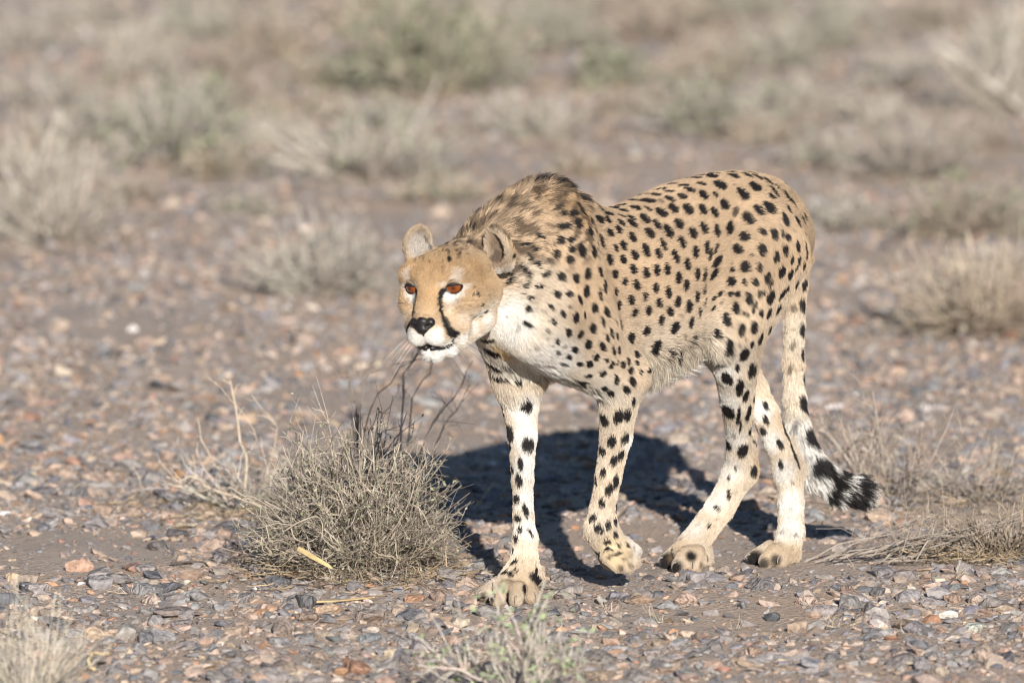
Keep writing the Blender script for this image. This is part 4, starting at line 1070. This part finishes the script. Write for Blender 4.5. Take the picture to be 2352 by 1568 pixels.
twig_set('dead_stalks', 'tall pale dead stalks standing behind the grey green bush', 'stalks',
         [([(562, 1168, 1.0), (560, 1065, 1.0), (545, 960, 1.0), (527, 872, 1.0)], .0034), ([(575, 1150, 1.0), (530, 1100, 1.0), (468, 1030, 1.0), (453, 955, 1.0)], .0024),
          ([(560, 1050, 1.0), (590, 1000, 1.0), (520, 905, 1.0), (475, 868, 1.0)], .0011), ([(590, 1168, 1.0), (640, 1000, 1.0), (600, 940, 1.0), (575, 900, 1.0)], .0012),
          ([(620, 1170, .9), (510, 1130, .9), (450, 1100, .9), (410, 1098, .9)], .0030)], (.56, .46, .35), 63, subs=26)
by = .85
twig_set('dark_branch_shrub', 'leafless dark branches rising in the shadow behind the cheetah chin', 'shrub',
         [([(832, 1190, by), (822, 1000, by), (816, 930, by), (797, 850, by)], 0.00260), ([(835, 1190, by), (838, 960, by), (905, 872, by), (962, 800, by)], 0.00161),
          ([(832, 1100, by), (822, 905, by), (880, 845, by), (968, 826, by)], 0.00149), ([(920, 1190, by), (922, 930, by), (930, 860, by), (966, 800, by)], 0.00211),
          ([(925, 1190, by), (942, 940, by), (980, 865, by), (1000, 826, by)], 0.00161), ([(930, 1195, by), (985, 985, by), (1055, 900, by), (1086, 832, by)], 0.00186),
          ([(960, 1195, by), (1008, 992, by), (1055, 935, by), (1075, 882, by)], 0.00161), ([(815, 1100, by), (800, 880, by), (790, 870, by), (775, 845, by)], 0.00112),
          ([(818, 985, by), (840, 900, by), (828, 860, by), (850, 840, by)], 0.00124), ([(850, 1190, by), (860, 990, by), (900, 930, by), (920, 880, by)], 0.00112)], (.24, .20, .165), 64, subs=70)
# ---- things caught in the bush
rd_ = [at(684, 1258, -.135), at(722, 1280, -.145), at(764, 1304, -.15)]
p = np.array(catmull(rd_, 10)); tt = np.linspace(0, 1, 10)
wv = nrm(np.cross(nrm(p[-1] - p[0]), [0, -1, .2]))
prof = np.interp(tt, [0, .08, .5, .9, 1], [.0036, .0042, .0042, .003, .0006])
nv = nrm(np.cross(wv, p[-1] - p[0]))
V = np.concatenate([p + wv * prof[:, None], p + nv * prof[:, None] * .18, p - wv * prof[:, None], p - nv * prof[:, None] * .22 + wv * .002])
F = []
for a_, b_ in ((0, 1), (1, 2), (2, 3), (3, 0)):
    for i in range(9): F.append((a_ * 10 + i, a_ * 10 + i + 1, b_ * 10 + i + 1, b_ * 10 + i))
tag(mesh_obj('reed_piece', V, F, plain_mat('dry reed', (.46, .34, .16), .6, .3, .25, 90), None, False), 'flat yellow piece of dry reed lying slantwise in the bush', 'reed')
vine = plain_mat('dry tendril', (.42, .36, .275), .7, .2, .2, 120)
tn = empty('dry_tendril', at(740, 1300, -.12)); tag(tn, 'pale curly dry tendrils looped over the front of the bush', 'tendril')
for pl, th in (([(655, 1218), (690, 1197), (728, 1186), (741, 1206), (742, 1235), (768, 1258)], .0015), ([(668, 1212), (678, 1236), (702, 1244), (722, 1238), (738, 1222)], .0014),
               ([(705, 1247), (715, 1275), (740, 1285), (765, 1270), (770, 1255)], .0011), ([(740, 1285), (745, 1262), (760, 1265), (750, 1285)], .0012),
               ([(612, 1210), (618, 1240), (608, 1245), (603, 1232), (615, 1228)], .0014), ([(600, 1232), (604, 1262), (618, 1272)], .0012), ([(745, 1215), (772, 1240), (785, 1262), (768, 1262)], .0015)):
    path = np.array(catmull([at(u, v, -.13 - .012 * math.sin(i * 1.7)) for i, (u, v) in enumerate(pl)], 26))
    V, F = tube(path, np.linspace(th, th * .55, 26), 5); mesh_obj('tendril', V, F, vine, tn, True)
# ---- right-hand shrubs
shrub('thorny_shrub', 'wiry pale shrub with fine twigs just behind the tail tip', 'shrub', gnd(2040, 1160), .20, .23, 46, 240, 420, (.31, .26, .215), .0015, 71, litter=40, lean=(-.02, 0))
shrub('dry_shrub', 'low straw pale shrub of tangled twigs growing beside the wiry tail side shrub', 'shrub', gnd(2235, 1150), .19, .085, 70, 260, 260, (.35, .30, .25), .0013, 72, litter=80)
r_ = np.random.default_rng(73)
twig_set('stick_pile', 'flattened heap of grey dead sticks on the gravel behind the hind paw', 'stick pile',
         [((lambda a, b, c: [(a[0], a[1], a[2]), ((a[0] * 2 + b[0]) / 3 + c, (a[1] * 2 + b[1]) / 3 - 8, a[2]), ((a[0] + b[0] * 2) / 3, (a[1] + b[1] * 2) / 3 + c * .5, b[2]), (b[0], b[1], b[2])])((r_.uniform(1840, 2120), r_.uniform(1268, 1296), .22 + r_.uniform(-.05, .08)), (r_.uniform(2050, 2352), r_.uniform(1165, 1305), .26 + r_.uniform(0, .2)), r_.uniform(-14, 14)), r_.uniform(.0009, .0024)) for _ in range(24)],
         (.34, .29, .24), 73, subs=190, sublen=.13)
shrub('dead_bush', 'collapsed brown dead bush lying over the end of the stick heap', 'bush', gnd(2300, 1280), .14, .085, 170, 420, 420, (.30, .24, .18), .0015, 74, litter=520)
# ---- blurred foreground plants
shrub('grey_shrub', 'soft grey shrub with a few green leaves in front of the planted forepaw', 'shrub', gnd(1185, 1600), .155, .165, 60, 200, 200, (.45, .40, .34), .0017, 81, leaves=420, leafcol=(.30, .36, .20), leafsize=.011, side=.45)
shrub('grass_clump', 'thick clump of pale bleached grass below the cream rock', 'grass', gnd(65, 1610), .14, .15, 190, 360, 0, (.50, .445, .36), .0009, 82, bend=.08, side=.3)
twig_set('dead_leaf', 'curled yellow dead leaf blade at the edge of the grass clump', 'leaf', [([(222, 1548, -1.0), (205, 1520, -1.0), (215, 1500, -1.0), (250, 1502, -1.0)], .0045)], (.48, .38, .22), 83)
# ---- small grass tufts
for i, (u, v) in enumerate(((294, 1366), (1687, 1447), (1919, 1443), (1515, 1432), (1402, 1412), (2050, 1452), (990, 1500), (470, 1478), (2190, 1330))):
    rt = random.Random(i + 3)
    shrub('grass_tuft', 'small tuft of dry pale grass among the gravel', 'grass tuft', gnd(u, v), .022, rt.uniform(.022, .042), rt.randint(7, 13), 5, 0, (.56, .47, .34), .0005, 200 + i, group='dry grass tufts among the gravel', bend=.16, lean=(rt.uniform(-.03, .03), rt.uniform(-.02, .02)))
for i, (pl, th, lab) in enumerate((([(695, 1392), (780, 1388), (860, 1380)], .0022, 'thin straw coloured stick lying in front of the bush'), ([(1245, 1352), (1290, 1362), (1335, 1372)], .0028, 'short grey stick on the ground beside the planted forepaw'),
        ([(392, 1302), (450, 1298), (520, 1300)], .0022, 'dark thin twig lying flat near the pinkish rock'), ([(1090, 1165), (1112, 1140), (1136, 1105)], .0018, 'pale straw poking up in the shade beside the bush'))):
    pts = [gnd(u, v) + np.array([0, 0, .007]) for u, v in pl] if i < 3 else [at(u, v, gnd(1090, 1168)[1]) for u, v in pl]
    V, F = tube(np.array(catmull(pts, 10)), np.linspace(th, th * .6, 10), 6)
    tag(mesh_obj('stick', V, F, plain_mat('stick %d' % i, ((.50, .36, .18), (.42, .36, .30), (.11, .085, .07), (.52, .42, .30))[i], .8, .2, .25, 80), None, True), lab, 'stick')
# ---- shrubs on the plain behind: base point, width and height in the survey picture
FAR = [
 (735, 690, 340, 190, GREY, 0, 'domed grey twiggy shrub standing behind the cheetah face'),
 (110, 552, 420, 270, PALE, 0, 'tall pale grassy shrub leaning outward on the open plain'),
 (395, 372, 330, 200, GREY, 260, 'grey shrub with bright green tips behind the tall pale grassy shrub'),
 (990, 215, 420, 300, (.36, .33, .25), 900, 'largest green leafed shrub with pale branching limbs far behind'),
 (1395, 195, 150, 90, GREY, 300, 'small shrub with a dark green heart beside the large green one'),
 (1650, 310, 380, 130, GREY, 160, 'broad low grey shrub behind the cheetah back'),
 (850, 408, 470, 130, PALE, 60, 'long low row of pale brush behind the grey domed shrub'),
 (2235, 755, 380, 185, (.40, .33, .255), 0, 'brown many stemmed shrub with bare root crown behind the tail'),
 (2090, 405, 380, 130, (.36, .32, .27), 0, 'grey brush with a dark shaded base behind the rump'),
 (2230, 535, 330, 120, BRN, 60, 'bushy brown shrub with yellow flecks behind the brown stemmed one'),
 (2300, 262, 330, 250, PALE, 0, 'tall white limbed shrub with a thick bare branch'),
]
FILL = [(100, 250, 260, 130), (330, 180, 260, 110), (560, 250, 260, 110), (640, 130, 300, 100), (470, 90, 300, 90), (180, 60, 300, 80), (1250, 320, 260, 90), (1480, 90, 300, 120), (1620, 190, 240, 120), (1900, 110, 300, 120),
        (2070, 200, 260, 110), (1830, 260, 260, 90), (2150, 70, 280, 90), (820, 60, 260, 80), (1300, 110, 240, 110), (1180, 300, 220, 90), (620, 330, 240, 80), (60, 400, 220, 130), (1010, 470, 200, 60), (560, 500, 170, 55),
        (1930, 520, 240, 60), (2280, 640, 200, 70), (300, 470, 200, 70), (1330, 410, 160, 60), (1700, 40, 300, 70), (1050, 20, 260, 60), (2330, 130, 200, 120), (1420, 270, 200, 70), (730, 200, 200, 70), (230, 320, 240, 100),
        (40, 120, 280, 90), (300, 110, 260, 70), (520, 170, 240, 80), (700, 280, 240, 70), (880, 300, 220, 70), (1130, 200, 240, 80), (1200, 60, 280, 70), (1380, 30, 260, 60), (1560, 60, 260, 90), (1780, 150, 280, 90),
        (1960, 60, 260, 70), (2000, 290, 240, 80), (1560, 270, 220, 70), (1740, 330, 220, 60), (440, 260, 220, 90), (160, 330, 240, 90), (1080, 130, 240, 80), (2240, 340, 220, 80), (500, 400, 200, 60), (1900, 380, 220, 60)]
for i, (u, v, w, h, col, lv, lab) in enumerate(FAR):
    g = gnd(u, v); k = (17 + g[1]) / 17 / 1310
    R_, H_ = w * k * .56, h * k
    shrub('plain_shrub', lab, 'shrub', g, R_, H_, 230 if i in (0, 7) else 120, 650 if i in (0, 7) else 420, 260, col, .0024 * max(1, R_ / .22), 300 + i, leaves=lv * 2 + 150, leafcol=(.23, .24, .155) if lv else (.32, .285, .23), leafsize=.022 if lv else .014, litter=60)
for i, (u, v, w, h) in enumerate(FILL):
    g = gnd(u, v); k = (17 + g[1]) / 17 / 1310; r_ = random.Random(i)
    shrub('plain_shrub', 'small %s shrub on the open plain far behind the cheetah' % ['bare grey', 'pale straw coloured', 'bare brown', 'tan leafy', 'olive grey'][i % 5], 'shrub', g, w * k * .5, h * k, 70, 220, 90, [GREY, PALE, BRN, (.38, .31, .24), (.34, .32, .26)][i % 5], .0028, 400 + i,
          leaves=[0, 60, 0, 240, 120][i % 5] + 60, leafcol=[(.27, .26, .195), (.33, .29, .23)][i % 2], leafsize=.018, group='dry shrubs scattered over the plain behind', litter=30)
tl_ = gnd(780, 398)[1]
twig_set('dead_stalks', 'orange tan upright dead stem in front of the pale brush row', 'stalks', [([(782, 402, tl_), (780, 370, tl_), (779, 345, tl_), (778, 325, tl_)], .010), ([(786, 402, tl_), (786, 380, tl_), (787, 360, tl_), (789, 345, tl_)], .006)], (.56, .36, .14), 91)
tb = gnd(2330, 262)[1] - .1
twig_set('fallen_branch', 'thick bleached bare branch slanting out of the white limbed shrub', 'branch', [([(2390, 275, tb), (2330, 235, tb), (2265, 185, tb), (2160, 105, tb)], .011), ([(2290, 205, tb), (2310, 150, tb), (2320, 110, tb), (2330, 80, tb)], .005), ([(2335, 240, tb), (2350, 200, tb), (2355, 160, tb), (2360, 130, tb)], .005)], (.58, .53, .46), 92)
